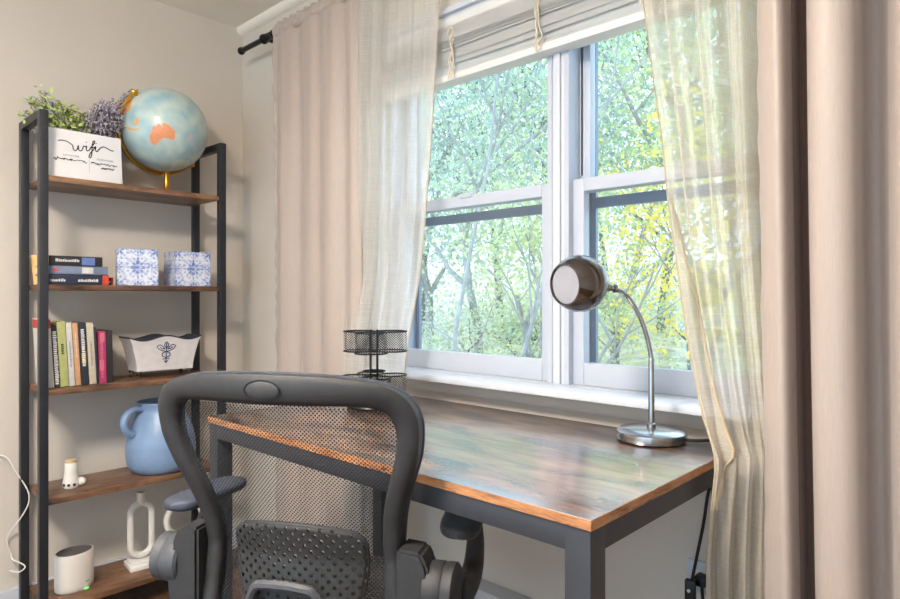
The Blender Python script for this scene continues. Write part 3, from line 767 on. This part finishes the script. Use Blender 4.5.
# globe
GC = Vector((.172, -.408, 1.697)); GR = .150
gl = thing('globe', 'pale blue world globe tilted on a gold stand on the top shelf', 'globe', (GC.x, GC.y, 1.463))
LAND = {
 'orange': [[(0.659, -0.637, -0.4), (0.731, -0.614, -0.298), (0.765, -0.613, -0.199), (0.824, -0.549, -0.14), (0.869, -0.483, -0.106), (0.889, -0.434, -0.148), (0.91, -0.41, -0.066), (0.93, -0.356, -0.092), (0.949, -0.293, -0.112), (0.955, -0.248, -0.162), (0.965, -0.165, -0.206), (0.948, -0.139, -0.285), (0.915, -0.144, -0.377), (0.882, -0.193, -0.429), (0.877, -0.263, -0.402), (0.847, -0.346, -0.403), (0.809, -0.401, -0.43), (0.748, -0.447, -0.491), (0.667, -0.485, -0.566), (0.626, -0.563, -0.54), (0.648, -0.604, -0.464)]],
 'amber': [[(0.452, -0.889, -0.076), (0.504, -0.863, 0.039), (0.572, -0.82, -0.037), (0.55, -0.825, -0.129), (0.482, -0.864, -0.148)], [(0.187, -0.974, -0.126), (0.372, -0.905, -0.208), (0.571, -0.796, -0.199), (0.562, -0.793, -0.235), (0.357, -0.899, -0.253), (0.209, -0.959, -0.189)],
           [(.1, -.78, .62), (0.234, -0.845, 0.482), (0.322, -0.895, 0.307), (0.247, -0.95, 0.191), (0.072, -0.978, 0.195), (-.2, -.95, .2), (-.3, -.8, .5)]],
 'cream': [[(0.868, -0.496, -0.027), (0.911, -0.41, -0.033), (0.945, -0.315, -0.087), (0.904, -0.417, -0.09)]],
 'rose': [[(0.907, 0.14, -0.398), (0.938, 0.176, -0.298), (0.948, 0.246, -0.203), (0.918, 0.285, -0.274), (0.906, 0.225, -0.358)]],
 'ice': [[(0.196, 0.027, -0.98), (0.516, -0.011, -0.856), (0.619, 0.144, -0.772), (0.506, 0.398, -0.765), (0.126, 0.519, -0.846), (-.1, .3, -.93)]]}
LC = {'orange': s(222, 150, 108), 'amber': s(226, 168, 92), 'cream': s(214, 196, 150), 'rose': s(196, 186, 180), 'ice': s(196, 214, 204)}
prep = []
for nm, polys in LAND.items():
    for P in polys:
        P = [Vector(p) for p in P]; c = sum(P, Vector()).normalized(); e1 = c.orthogonal().normalized(); e2 = c.cross(e1)
        prep.append((nm, c, e1, e2, [(p.dot(e1) / p.dot(c), p.dot(e2) / p.dot(c)) for p in P]))
def inside(P, x, y):
    r = False
    for (x0, y0), (x1, y1) in zip(P, P[1:] + P[:1]):
        if (y0 > y) != (y1 > y) and x < (x1 - x0) * (y - y0) / (y1 - y0) + x0: r = not r
    return r
AXG = Vector((.24, -.742, .626)).normalized()
def seacol(n):
    for nm, c, e1, e2, P in prep:
        d = n.dot(c)
        if d > .3 and inside(P, n.dot(e1) / d, n.dot(e2) / d):
            k = 1 + .12 * mnoise.noise(n * 22); return tuple(min(1, q * k) for q in LC[nm][:3]) + (1,)
    k = .5 + .5 * mnoise.fractal(n * 3.2 + Vector((3, 1, 2)), .9, 2.0, 4)
    lat = n.dot(AXG); k += .12 * math.sin(lat * 14 + 2 * mnoise.noise(n * 2))
    k = max(0, min(1, k)); a, c = s(140, 178, 192), s(206, 216, 202)
    return tuple(p + (q - p) * k * .8 for p, q in zip(a, c))
b = bm_(); bmesh.ops.create_uvsphere(b, u_segments=180, v_segments=110, radius=GR)
bmesh.ops.translate(b, vec=(0, 0, GC.z - 1.463), verts=b.verts)
go = build('globe_ball', b, M['globe'], gl, ang=180)
at = go.data.color_attributes.new('paint', 'FLOAT_COLOR', 'POINT')
off = Vector((0, 0, GC.z - 1.463))
for v in go.data.vertices: at.data[v.index].color = seacol((v.co - off).normalized())
# meridian: half circle from north pole round the left/below side to the south pole
side = Vector((-.25, -.68, -.73)); side = (side - AXG * side.dot(AXG)).normalized()
b = bm_(); pts = [off + (GR + .011) * (AXG * math.cos(t) + side * math.sin(t)) for t in [PI * k / 40 for k in range(-1, 42)]]
tube(b, pts, .0062, 8); build('meridian_arc', b, M['gold'], gl)
for sg_ in (1, -1):
    b = bm_(); lathe(b, [(.004, GR - .004), (.0075, GR + .012), (.0085, GR + .018), (.005, GR + .024)], 14, axis(off, AXG * sg_)); build('pole_pin', b, M['gold'], gl)
low = min([p for p in pts if p.z < off.z], key=lambda p: abs(p.y - .022))
b = bm_(); px, py = low.x, low.y
lathe(b, [(.0001, 0), (.062, 0), (.064, .004), (.055, .010), (.016, .016), (.010, .024), (.009, low.z - .008), (.013, low.z)], 32, Matrix.Translation((px * .6, py, 0))); build('stand', b, M['gold'], gl)

# ---- second shelf: lying books, tins
def book(x0, x1, y0, y1, z0, z1, label, spine, cover, lie=False, lean=0, extra=(), pages=True):
    t = thing('book', label, 'book', (x1, (y0 + y1) / 2, z0), 0, None)
    if lean: t.rotation_euler = (lean, 0, 0)
    W, D, Hh = y1 - y0, x1 - x0, z1 - z0
    b = bm_()
    if lie:
        c = .0022
        box2(b, (-D, -W / 2, 0), (0, W / 2, c), .0006); box2(b, (-D, -W / 2, Hh - c), (0, W / 2, Hh), .0006); box2(b, (-c, -W / 2, 0), (.0, W / 2, Hh), .0008)
        p = bm_(); box2(p, (-D + .004, -W / 2 + .003, c), (-c, W / 2 - .003, Hh - c))
    else:
        c = min(.0016, W * .15)
        box2(b, (-D, -W / 2, 0), (0, -W / 2 + c, Hh), .0005); box2(b, (-D, W / 2 - c, 0), (0, W / 2, Hh), .0005); box2(b, (-c * 1.4, -W / 2, 0), (.0, W / 2, Hh), .0006)
        p = bm_(); box2(p, (-D + .003, -W / 2 + c, .002), (-c, W / 2 - c, Hh - .003))
    build('cover', b, cover, t); build('pages', p, M['pages'], t)
    for nm, (ya, yb, za, zb_), m in extra:
        e = bm_(); box2(e, (-.0004, ya * W / 2, za * Hh), (.0006, yb * W / 2, zb_ * Hh)); build(nm, e, m, t)
    return t
K = lambda n, r, g, b_: mat('book_' + n, s(r, g, b_), .5, var=.08, scale=60)
BK = {k: K(k, *v) for k, v in dict(black=(34, 34, 38), navy=(36, 44, 66), slate=(120, 132, 158), red=(196, 62, 44), white=(214, 208, 198), green=(176, 182, 118), ivory=(206, 204, 200), orange=(206, 158, 118), ink=(44, 50, 60), yellow=(212, 176, 60), sand=(200, 190, 168), magenta=(172, 58, 104), pinkish=(206, 110, 130), bluey=(96, 120, 180), char=(44, 42, 44)).items()}
def title(bm_list, t, ya, yb, za, zb_, W, Hh, m, n=9, vert=False):
    b = bm_(); random.seed(n * 7 + int(za * 100))
    if vert:
        z = za * Hh
        while z < zb_ * Hh:
            d = random.uniform(.003, .007); box2(b, (.0004, ya * W / 2, z), (.001, yb * W / 2 * random.uniform(.6, 1), z + d * .6)); z += d
    else:
        y = ya * W / 2
        while y < yb * W / 2:
            d = random.uniform(.002, .0055); box2(b, (.0004, y, za * Hh), (.001, y + d * .62, (za + (zb_ - za) * random.uniform(.6, 1)) * Hh)); y += d
    build('title_print', b, m, t)
y0, y1 = -.8, -.622
t = book(.095, .238, y0, y1 + .0, 1.12, 1.153, 'navy book with red spine end, bottom of the stack on the second shelf', None, BK['navy'], True, extra=[('red_label', (.78, 1, .02, .98), BK['red'])])
title(0, t, -.95, -.45, .3, .6, y1 - y0, .033, M['canvas']); title(0, t, -.05, .6, .3, .6, y1 - y0, .033, M['canvas'], 5)
t = book(.10, .236, y0 - .004, y1 - .002, 1.1535, 1.181, 'grey-blue book in the middle of the lying stack', None, BK['slate'], True, extra=[('orange_dot', (-.78, -.66, .3, .7), BK['red']), ('pale_patch', (.12, .5, .15, .85), BK['ivory'])])
t = book(.105, .234, y0 + .002, y1 - .018, 1.1815, 1.213, 'black book on top of the lying stack', None, BK['black'], True, extra=[('blue_patch', (.2, .7, .1, .9), BK['bluey'])])
title(0, t, -.75, .1, .4, .7, .16, .032, M['canvas'], 4)
t = book(.10, .19, -.618, -.592, 1.12, 1.1475, 'small black and red book beside the lying stack', None, BK['char'], True, extra=[('red_edge', (.55, 1, 0, 1), BK['red'])])
title(0, t, -.8, .4, .3, .6, .026, .0275, M['canvas'], 6)
t = thing('tea_light_cup', 'small amber cup at the left end of the second shelf', 'cup', (.075, -.775, 1.12)); 
t.location = (.068, -.785, 1.12)
b = bm_(); lathe(b, [(.0001, 0), (.014, 0), (.019, .055), (.021, .1), (.019, .1), (.012, .01), (.0001, .008)], 20); build('cup_body', b, mat('amber_glaze', s(224, 178, 110), .4), t)

# printed tins
def pat(u, v, fx=0.0):
    c = 0.0
    for (cx, cy, R) in [(.5, .5, .24)] + [(x, y, .24) for x in (0, 1) for y in (0, 1)] + [(.5, 0, .15), (.5, 1, .15), (0, .5, .15), (1, .5, .15)]:
        dx, dy = u - cx, v - cy; r = math.hypot(dx, dy); a = math.atan2(dy, dx)
        pr = R * (.75 + .3 * math.cos(8 * a))
        if r < pr: c = max(c, .75 + .3 * math.cos(r / R * 11))
        elif abs(r - R * 1.08) < .03 and math.cos(16 * a) > -.3: c = max(c, .5)
    n = mnoise.fractal(Vector((u * 14 + fx, v * 14, fx)), .8, 2, 3)
    return max(0, min(1, .85 * c + max(0, n) * .75))
TW, TD, THh = .130, .118, .128
tn = thing('gift_tin', 'left of the two blue and white patterned boxes on the second shelf', 'box', (.170, -.506, 1.12), -math.radians(17), 'blue and white patterned boxes')
b = bm_(); n = 56
for o0, e1, e2, fx in (((TD / 2, -TW / 2, 0), (0, TW, 0), (0, 0, THh), 0), ((-TD / 2, -TW / 2, 0), (TD, 0, 0), (0, 0, THh), 3), ((TD / 2, TW / 2, 0), (-TD, 0, 0), (0, 0, THh), 5), ((-TD / 2, TW / 2, 0), (0, -TW, 0), (0, 0, THh), 7), ((-TD / 2, -TW / 2, THh), (0, TW, 0), (TD, 0, 0), 9), ((-TD / 2, -TW / 2, 0), (0, TW, 0), (TD, 0, 0), 9)):
    o0, e1, e2 = map(Vector, (o0, e1, e2)); grid(b, lambda u, v: o0 + e1 * u + e2 * v, n, n)
bmesh.ops.remove_doubles(b, verts=b.verts, dist=1e-5)
bo = build('box_body', b, M['tin'], tn)
at = bo.data.color_attributes.new('paint', 'FLOAT_COLOR', 'POINT')
ca, cb = s(220, 226, 238), s(88, 118, 188)
for v in bo.data.vertices:
    x, y, z = v.co
    u = (y + TW / 2) / TW if abs(abs(x) - TD / 2) < 1e-4 or abs(z - THh) < 1e-4 else (x + TD / 2) / TD
    w = z / THh if z < THh - 1e-4 else (x + TD / 2) / TD
    k = pat(u, w, x * 40); at.data[v.index].color = tuple(p + (q - p) * k for p, q in zip(ca, cb))
b = bm_(); box2(b, (-TD / 2 - .0008, -TW / 2 - .0008, THh - .034), (TD / 2 + .0008, TW / 2 + .0008, THh - .0334)); build('lid_seam', b, BK['slate'], tn)
t2 = copy_tree(tn); t2.location = (.170, -.322, 1.12); t2.rotation_euler = (0, 0, -.06)
t2['label'] = 'right blue and white patterned box, next to the black shelf post'

# ---- third shelf: standing books and planter
LN = .055
def ub(y0, y1, hgt, label, cov, extra=(), x1=.222, D=.135, lean=LN):
    return book(x1 - D, x1, y0, y1, .7885 + (y1 - y0) / 2 * abs(math.sin(lean)), .7885 + hgt, label, None, cov, False, lean, extra)
g = 0.0
ub(-.796, -.7785, .222, 'white book with red top band behind the shelf post', BK['white'], [('red_band', (-1, 1, .86, .99), BK['red'])])
last = [o for o in COL.objects if o.name.startswith('book') and o.get('label', '').startswith('white book with red')][0]
b = bm_(); box2(b, (-.13, -.0096, .19), (-.004, -.0088, .218)); build('red_band', b, BK['red'], last)
t = ub(-.777, -.7625, .20, 'black and white patterned book beside the left post', BK['black']); title(0, t, -.8, .8, .05, .9, .0145, .2, M['canvas'], 3, True)
t = ub(-.7615, -.737, .212, 'pale green book standing on the third shelf', BK['green']); title(0, t, -.3, .35, .5, .66, .0245, .212, BK['ink'], 8, True)
t = ub(-.736, -.719, .208, 'slim white book between the green and orange books', BK['ivory']); title(0, t, -.2, .3, .3, .7, .017, .208, BK['slate'], 2, True)
t = ub(-.718, -.701, .206, 'pale orange book standing on the third shelf', BK['orange']); title(0, t, -.2, .3, .45, .85, .017, .206, BK['white'], 9, True)
t = ub(-.700, -.677, .207, 'dark slate book with yellow and white print on its spine', BK['ink'], [('yellow_patch', (-.5, .5, .35, .5), BK['yellow']), ('yellow_print', (-.3, .3, .55, .62), BK['yellow'])]); title(0, t, -.4, .5, .3, .9, .023, .207, M['canvas'], 5, True)
t = ub(-.676, -.654, .205, 'cream book right of the dark slate book', BK['sand']); title(0, t, -.2, .3, .3, .7, .022, .205, M['greyink'], 4, True)
t = ub(-.653, -.647, .190, 'very thin dark book between the cream and pink books', BK['ink'])
t = ub(-.646, -.6225, .176, 'magenta pink book standing on the third shelf', BK['magenta'], [('pink_patch', (-.8, .3, .25, .45), BK['pinkish']), ('pink_top', (-.6, .6, .8, .97), BK['pinkish'])], lean=.02); title(0, t, -.5, .2, .1, .9, .0235, .176, BK['pinkish'], 7, True)
t = ub(-.6215, -.602, .177, 'black book at the right end of the row', BK['char'], lean=.02)

pn = thing('ceramic_planter', 'white ceramic planter with navy emblem and wavy rim on dark feet', 'planter', (.155, -.415, .788), -.05)
def plf(u, v, inset=0.0, z0=.026):
    a = 2 * PI * u; ca, sa = math.cos(a), math.sin(a)
    q = max(abs(ca), abs(sa)); sqx, sqy = ca / q, sa / q
    sqx = max(-1, min(1, sqx)); k = .80 + .20 * v ** 1.6 + .03 * max(0, v - .85) / .15
    hx, hy = .058 * (k + .05) - inset, .123 * k - inset
    z = z0 + .115 * v
    if v > .7: z += (v - .7) / .3 * (.008 * math.cos(sqy * PI * 1.5) + .004 * abs(sqy) ** 4 + .002)
    return (hx * sqx, hy * sqy, z)
b = bm_(); grid(b, lambda u, v: plf(u + 1 / 16, v), 96, 16, cu=True)
bmesh.ops.holes_fill(b, edges=[e for e in b.edges if e.is_boundary and all(v.co.z < .04 for v in e.verts)], sides=0)
build('planter_body', b, M['planter'], pn, ang=60)
b = bm_(); grid(b, lambda u, v: plf(u + 1 / 16, .15 + .85 * v, .004, .027), 96, 10, cu=True); build('planter_liner', b, M['darkin'], pn, ang=60)
b = bm_(); tube(b, [plf(u / 96, 1, .002) for u in range(96)], .003, 6, closed=True); build('rim', b, M['darkin'], pn, ang=60)
for x in (-.034, .034):
    for y in (-.085, .085):
        b = bm_(); tube(b, smooth([(x, y, .03), (x * 1.2, y * 1.06, .02), (x * 1.05, y * 1.02, .008), (x * 1.35, y * 1.1, .004)], 4), [.009] * 5 + [.007] * 4 + [.006] * 4, 8); build('foot', b, M['bronze'], pn)
def em(y, z): return (.0565 + .0 * z, y, z)
b = bm_()
def face_x(z): return .058 * ((.80 + .20 * ((z - .026) / .115) ** 1.6) + .05) + .0008
E_ = [[(0, .045), (0, .13)], [(0, .07), (-.012, .075), (-.013, .088), (0, .094)], [(0, .07), (.012, .075), (.013, .088), (0, .094)],
      [(0, .094), (-.012, .098), (-.026, .106), (-.032, .118), (-.022, .124), (-.012, .116), (-.006, .104)], [(0, .094), (.012, .098), (.026, .106), (.032, .118), (.022, .124), (.012, .116), (.006, .104)],
      [(-.008, .122), (0, .136), (.008, .122), (0, .112), (-.008, .122)], [(-.012, .062), (0, .066), (.012, .062)], [(-.022, .115), (-.014, .106), (-.004, .11)], [(.022, .115), (.014, .106), (.004, .11)], [(-.006, .056), (0, .05), (.006, .056)]]
for P in E_:
    P = [(y, .012 + z * .86) for y, z in P]; tube(b, smooth([(face_x(z), y, z) for y, z in P], 5), .0016, 5)
build('emblem', b, M['navyink'], pn)

# ---- fourth shelf: bottle-like device and jug
dv = thing('scent_diffuser', 'small white scent bottle with a cream cap on the fourth shelf', 'bottle', (.165, -.715, .443))
b = bm_(); lathe(b, [(.0001, 0), (.021, 0), (.0245, .006), (.025, .02), (.0215, .034), (.019, .05), (.019, .082), (.0175, .084)], 28); build('bottle_body', b, M['router'], dv)
b = bm_(); lathe(b, [(.0175, .083), (.0188, .085), (.0185, .093), (.0001, .094)], 24); build('cap', b, mat('cream_cap', s(214, 190, 150), .5), dv)
for a in (-1.2, -.55, .1):
    b = bm_(); lathe(b, [(.0045, 0), (.0045, .002), (.0001, .003)], 12, axis((.0243 * math.cos(a), .0243 * math.sin(a), .013), (math.cos(a), math.sin(a), 0)))
    build('dark_spot', b, M['darkin'], dv)
b = bm_(); lathe(b, [(.0001, -.014), (.008, -.012), (.014, -.004), (.014, .004), (.008, .012), (.0001, .014)], 18, axis((.006, .030, .0155), (.6, .8, .1))); build('side_knob', b, M['router'], dv)

jg = thing('ceramic_jug', 'large matte blue ceramic jug with one handle on the fourth shelf', 'jug', (.152, -.412, .443))
jg.scale = (1.03, 1.03, 1.03)
b = bm_(); lathe(b, [(.0001, 0), (.085, 0), (.1, .006), (.112, .03), (.1165, .065), (.1155, .10), (.109, .135), (.098, .17), (.085, .198), (.077, .212), (.0755, .222), (.0785, .236), (.081, .243), (.078, .246), (.073, .24), (.07, .222), (.076, .2), (.09, .16), (.1, .12), (.1, .05), (.0001, .04)], 48)
build('jug_body', b, M['ceramic'], jg, ang=60)
b = bm_(); lathe(b, [(.0001, .2175), (.0705, .2175)], 32, caps=False); build('dark_interior', b, M['darkin'], jg)
b = bm_(); tube(b, smooth([(.012, -.07, .222), (.018, -.098, .228), (.024, -.125, .215), (.028, -.138, .188), (.028, -.13, .158), (.024, -.106, .14)], 7), .0115, 12, flat=1.25); build('jug_handle', b, M['ceramic'], jg)

# ---- bottom shelf: router and candle holders
rt = thing('wifi_router', 'white oval wireless router with dark top on the bottom shelf', 'router', (.155, -.702, .10), .25)
rt.scale = (.96, .96, .94)
b = bm_(); lathe(b, [(.0001, 0), (.058, 0), (.062, .004), (.0635, .02), (.0635, .125), (.062, .131), (.057, .132)], 48, sx=.80, sy=1, caps=False); build('housing', b, M['router'], rt)
b = bm_(); lathe(b, [(.0575, .1325), (.055, .1285), (.0001, .127)], 48, sx=.80, sy=1, caps=False); build('top_vent', b, M['routertop'], rt)
b = bm_(); box(b, (.052, .012, .004), (.006, .014, .003)); build('status_light', b, M['led'], rt)
b = bm_(); random.seed(2)
for k in range(6): box(b, (.0505 * math.cos(.05 + k * .035 + .15), .0635 * math.sin(.05 + k * .035 + .15), .028), (.0012, .0022, random.uniform(.0028, .005)))
build('logo_print', b, M['greyink'], rt)

def candle(name, label, y, x, loop):
    t = thing(name, label, 'candle holder', (x, y, .10), -.1, 'looped candle holders')
    b = bm_(); box2(b, (-.046, -.048, 0), (.046, .048, .016), .003); box2(b, (-.038, -.04, .016), (.038, .04, .026), .003); build('plinth', b, M['marble'], t)
    b = bm_()
    if loop:
        r, zl, zh = .036, .075, .192
        pts = [(0, r * math.cos(a), zl + r * math.sin(a)) for a in [PI + PI * k / 16 for k in range(17)]] + [(0, r * math.cos(a), zh + r * math.sin(a)) for a in [PI * k / 16 for k in range(17)]]
        top = zh + r
    else:
        r, zc = .066, .132; pts = [(0, r * math.cos(a), zc + r * math.sin(a)) for a in [2 * PI * k / 40 for k in range(40)]]; top = zc + r
    tube(b, pts, .0115, 12, closed=True); build('loop', b, M['cream'], t)
    b = bm_(); lathe(b, [(.014, top), (.0145, top + .008), (.0155, top + .04), (.012, top + .041), (.011, top + .025), (.0001, top + .024)], 24); build('candle_cup', b, M['cream'], t)
candle('candle_holder', 'cream oval-loop candle holder on a marble plinth, bottom shelf', -.478, .138, True)
candle('candle_holder', 'cream round-ring candle holder half hidden by the office chair', -.318, .138, False)

# white cables by the shelf
cb_ = thing('power_cable', 'thin white cable looping around the left bookshelf post', 'cable', (.03, -.88, .10))
def cl_(P): return [(x - .03, y + .88, z - .1) for x, y, z in P]
b = bm_(); tube(b, smooth(cl_([(.006, -.98, .56), (.008, -.90, .556), (.02, -.865, .545), (.04, -.845, .50), (.060, -.815, .435), (.062, -.812, .39), (.055, -.832, .345), (.035, -.85, .31), (.015, -.862, .27), (.008, -.85, .22), (.02, -.848, .20), (.05, -.836, .195), (.0625, -.822, .18), (.05, -.836, .163), (.02, -.856, .165)]), 7), .0022, 8); build('cable_run', b, M['cable'], cb_)
b = bm_(); tube(b, smooth(cl_([(.004, -.97, .60), (.006, -.93, .61), (.008, -.90, .57), (.02, -.875, .53)]), 7), .0014, 6); tube(b, smooth(cl_([(.01, -.90, .40), (.008, -.915, .36), (.006, -.92, .30), (.006, -.91, .25)]), 7), .0012, 6); build('thin_lead', b, M['cable'], cb_)

# ------------------------------------------------------------------ outdoors
random.seed(5)
def leafmat(name, c, var=.3):
    m, nt, out = nodes_of(name)
    co = coords(nt); n = N(nt, 'ShaderNodeTexNoise', Scale=2.2, Detail=5.0); nt.links.new(co, n.inputs['Vector'])
    c0 = tuple(x * (1 - var) for x in c[:3]) + (1,); c1 = tuple(min(1, x * (1 + var)) for x in c[:3]) + (1,)
    r = ramp(nt, [(.35, c0), (.65, c1)], n.outputs['Fac'])
    d = N(nt, 'ShaderNodeBsdfDiffuse'); t = N(nt, 'ShaderNodeBsdfTranslucent'); nt.links.new(r.outputs[0], d.inputs[0]); nt.links.new(r.outputs[0], t.inputs[0])
    mx = N(nt, 'ShaderNodeMixShader', Fac=.45); nt.links.new(d.outputs[0], mx.inputs[1]); nt.links.new(t.outputs[0], mx.inputs[2])
    nt.links.new(mx.outputs[0], out.inputs[0]); return m
LM = {'green': leafmat('leaves_green', s(190, 205, 174)), 'lime': leafmat('leaves_lime', s(204, 214, 164)), 'yellow': leafmat('leaves_yellow', s(240, 220, 120), .15), 'blue': leafmat('leaves_bluegreen', s(178, 198, 190)), 'pale': leafmat('leaves_pale', s(200, 208, 192))}
BARK = mat('bark', s(150, 148, 146), .9, var=.25, scale=12); PALE = mat('pale_bark', s(158, 160, 160), .9, var=.2, scale=12); DBARK = mat('dark_bark', s(112, 110, 108), .9, var=.25, scale=12)
CAMX, CAMY, FF = 2.54, -1.40, 633
def ground_z(x, y): 
    return -.55 + .085 * max(0, y - 1) + .006 * max(0, y - 1) ** 1.6 + .12 * mnoise.noise(Vector((x * .3, y * .3, 0)))
b = bm_(); grid(b, lambda u, v: (-26 + 36 * u, .5 + 26 * v, ground_z(-26 + 36 * u, .5 + 26 * v)), 60, 50)
m_ = mat('leaf_litter', s(196, 188, 158), .95, var=.35, scale=3)
o = build('hillside_ground', b, m_); tag(o, 'leaf-strewn hillside rising outside the window', 'ground', kind='structure')

def branchy(bm, p, d, r, L, depth):
    pts = [p]; q = p.copy(); dd = d.copy()
    for k in range(5):
        dd = (dd + Vector((random.gauss(0, .12), random.gauss(0, .12), .06))).normalized(); q = q + dd * L / 5; pts.append(q)
    tube(bm, pts, [r * (1 - .55 * k / 5) for k in range(6)], 6)
    tips = [pts[-1]]
    if depth > 0:
        for k in range(4 if depth > 1 else 3):
            i = random.choice((2, 3, 4, 5)); a = Vector((random.gauss(0, 1), random.gauss(0, 1), random.uniform(.1, .9))).normalized()
            tips += branchy(bm, pts[i], (dd * .6 + a).normalized(), r * .5, L * .62, depth - 1)
    return tips
def tree(u, dist, hgt, name, label, leaf, n, size, crown, bark=BARK, base_frac=.35, group='trees outside the window', dens=1.0):
    a = (u - 450) / FF; x = CAMX + dist * (-.682 + .7314 * a); y = CAMY + dist * (.7314 + .682 * a); z = ground_z(x, y) - .05
    t = thing(name, label, 'tree', (x, y, z), 0, group)
    tb = bm_(); tips = branchy(tb, Vector((0, 0, 0)), Vector((random.uniform(-.1, .1), random.uniform(-.1, .1), 1)).normalized(), .012 * hgt + .012, hgt * .6, 3)
    build('trunk', tb, bark, t, ang=80)
    VV = []; cw = crown; n = int(n * 2.3 * dens); size *= .36
    cents = [Vector((random.gauss(0, cw * .55), random.gauss(0, cw * .55), hgt * (base_frac + (1 - base_frac) * random.random()))) for _ in range(int(26 + n / 90))] + tips
    for k in range(n):
        c = random.choice(cents); q = c + Vector((random.gauss(0, 1), random.gauss(0, 1), random.gauss(0, .7))) * cw * .17
        if (y + q.y) < .9: continue
        d = Vector([random.gauss(0, 1) for _ in range(3)]).normalized(); e = d.orthogonal().normalized(); L_ = size * random.uniform(.6, 1.4)
        e = Matrix.Rotation(random.uniform(0, 6.28), 3, d) @ e
        VV += [q, q + d * L_ * .5 + e * L_ * .36, q + d * L_, q + d * L_ * .5 - e * L_ * .36]
    me = bpy.data.meshes.new('foliage'); me.from_pydata([tuple(v) for v in VV], [], [(i, i + 1, i + 2, i + 3) for i in range(0, len(VV), 4)])
    me.materials.append(LM[leaf]); fo = bpy.data.objects.new('foliage', me); COL.objects.link(fo); fo.parent = t
    return t
tree(712, 5.4, 2.5, 'yellow_maple', 'yellow-leaved tree nearest the right window', 'yellow', 3600, .11, .85, base_frac=.35, dens=.55)
tree(610, 9.0, 5.0, 'green_tree', 'leafy light green tree behind the yellow tree', 'lime', 4200, .17, 1.9)
tree(480, 7.0, 4.2, 'green_tree', 'green tree with pale trunk filling the left window', 'green', 3600, .13, 1.5, PALE, .4)
tree(535, 6.0, 2.6, 'lime_tree', 'bright lime tree at the right side of the left window', 'lime', 2300, .11, .8, PALE, .3)
tree(430, 9.5, 5.5, 'bluegreen_tree', 'blue-green tree behind the left sheer curtain', 'blue', 3800, .19, 2.0)
tree(560, 12.0, 6.6, 'bluegreen_tree', 'tall blue-green tree behind the post between the windows', 'blue', 4200, .22, 2.2, DBARK)
tree(660, 12.0, 7.0, 'bluegreen_tree', 'tall blue-green tree rising above the yellow tree', 'blue', 4600, .22, 2.4, DBARK)
tree(500, 14.0, 7.0, 'pale_tree', 'pale distant tree seen through the left window', 'pale', 4200, .26, 2.8, DBARK, .1, dens=.6)
tree(740, 9.5, 5.6, 'green_tree', 'green tree seen through the right sheer curtain', 'green', 3600, .18, 2.0)
tree(610, 15.0, 6.6, 'pale_tree', 'pale distant tree behind the lamp neck', 'pale', 3800, .28, 3.0, DBARK, .05, dens=.6)
tree(420, 14.5, 7.2, 'pale_tree', 'pale distant tree at the far left of the window', 'pale', 3800, .28, 2.8, DBARK, .05, dens=.6)
# bare saplings
for u, dist, hgt, lean, lab in ((447, 4.6, 3.4, .12, 'thin bare sapling near the left edge of the window'), (478, 4.9, 3.6, .2, 'leaning bare sapling in the middle of the left window'), (500, 4.2, 1.6, .5, 'low bare pale branch in the lower left window')):
    a = (u - 450) / FF; x = CAMX + dist * (-.682 + .7314 * a); y = CAMY + dist * (.7314 + .682 * a); z = ground_z(x, y) - .05
    t = thing('bare_sapling', lab, 'tree', (x, y, z), 0, 'bare saplings outside')
    tb = bm_(); branchy(tb, Vector((0, 0, 0)), Vector((lean * .7, lean * .7, 1)).normalized(), .022, hgt, 2); build('trunk', tb, PALE, t, ang=80)
# undergrowth
for u, dist, lab, lf in ((450, 6.5, 'low pale bush at the left foot of the hillside', 'pale'), (520, 8.0, 'low green bush below the left window glass', 'green'), (620, 7.5, 'low lime bush under the yellow tree', 'lime'), (690, 8.5, 'low green bush behind the lamp neck', 'green')):
    tree(u, dist, 1.3, 'bush', lab, lf, 1500, .11, 1.0, DBARK, .1, 'bushes on the hillside')

# ------------------------------------------------------------------ light, camera
w = bpy.data.worlds.new('world'); scene.world = w; w.use_nodes = True
bg = w.node_tree.nodes['Background']; bg.inputs[0].default_value = (.64, .84, 1.0, 1); bg.inputs[1].default_value = 2.6

cam = bpy.data.cameras.new('camera'); co = bpy.data.objects.new('camera', cam); COL.objects.link(co)
cam.sensor_width = 36; cam.lens = 36 * 633 / 900; cam.shift_y = -2.5 / 900
co.location = (2.54, -1.40, 1.08); co.rotation_euler = (PI / 2, 0, math.radians(43.0))
cam.clip_start = .02; scene.camera = co
scene.view_settings.view_transform = 'Standard'; scene.view_settings.look = 'None'
scene.view_settings.exposure = .35; scene.view_settings.gamma = 1; scene.view_settings.use_curve_mapping = False
scene.cycles.max_bounces = 10; scene.cycles.transparent_max_bounces = 24; scene.cycles.use_denoising = True
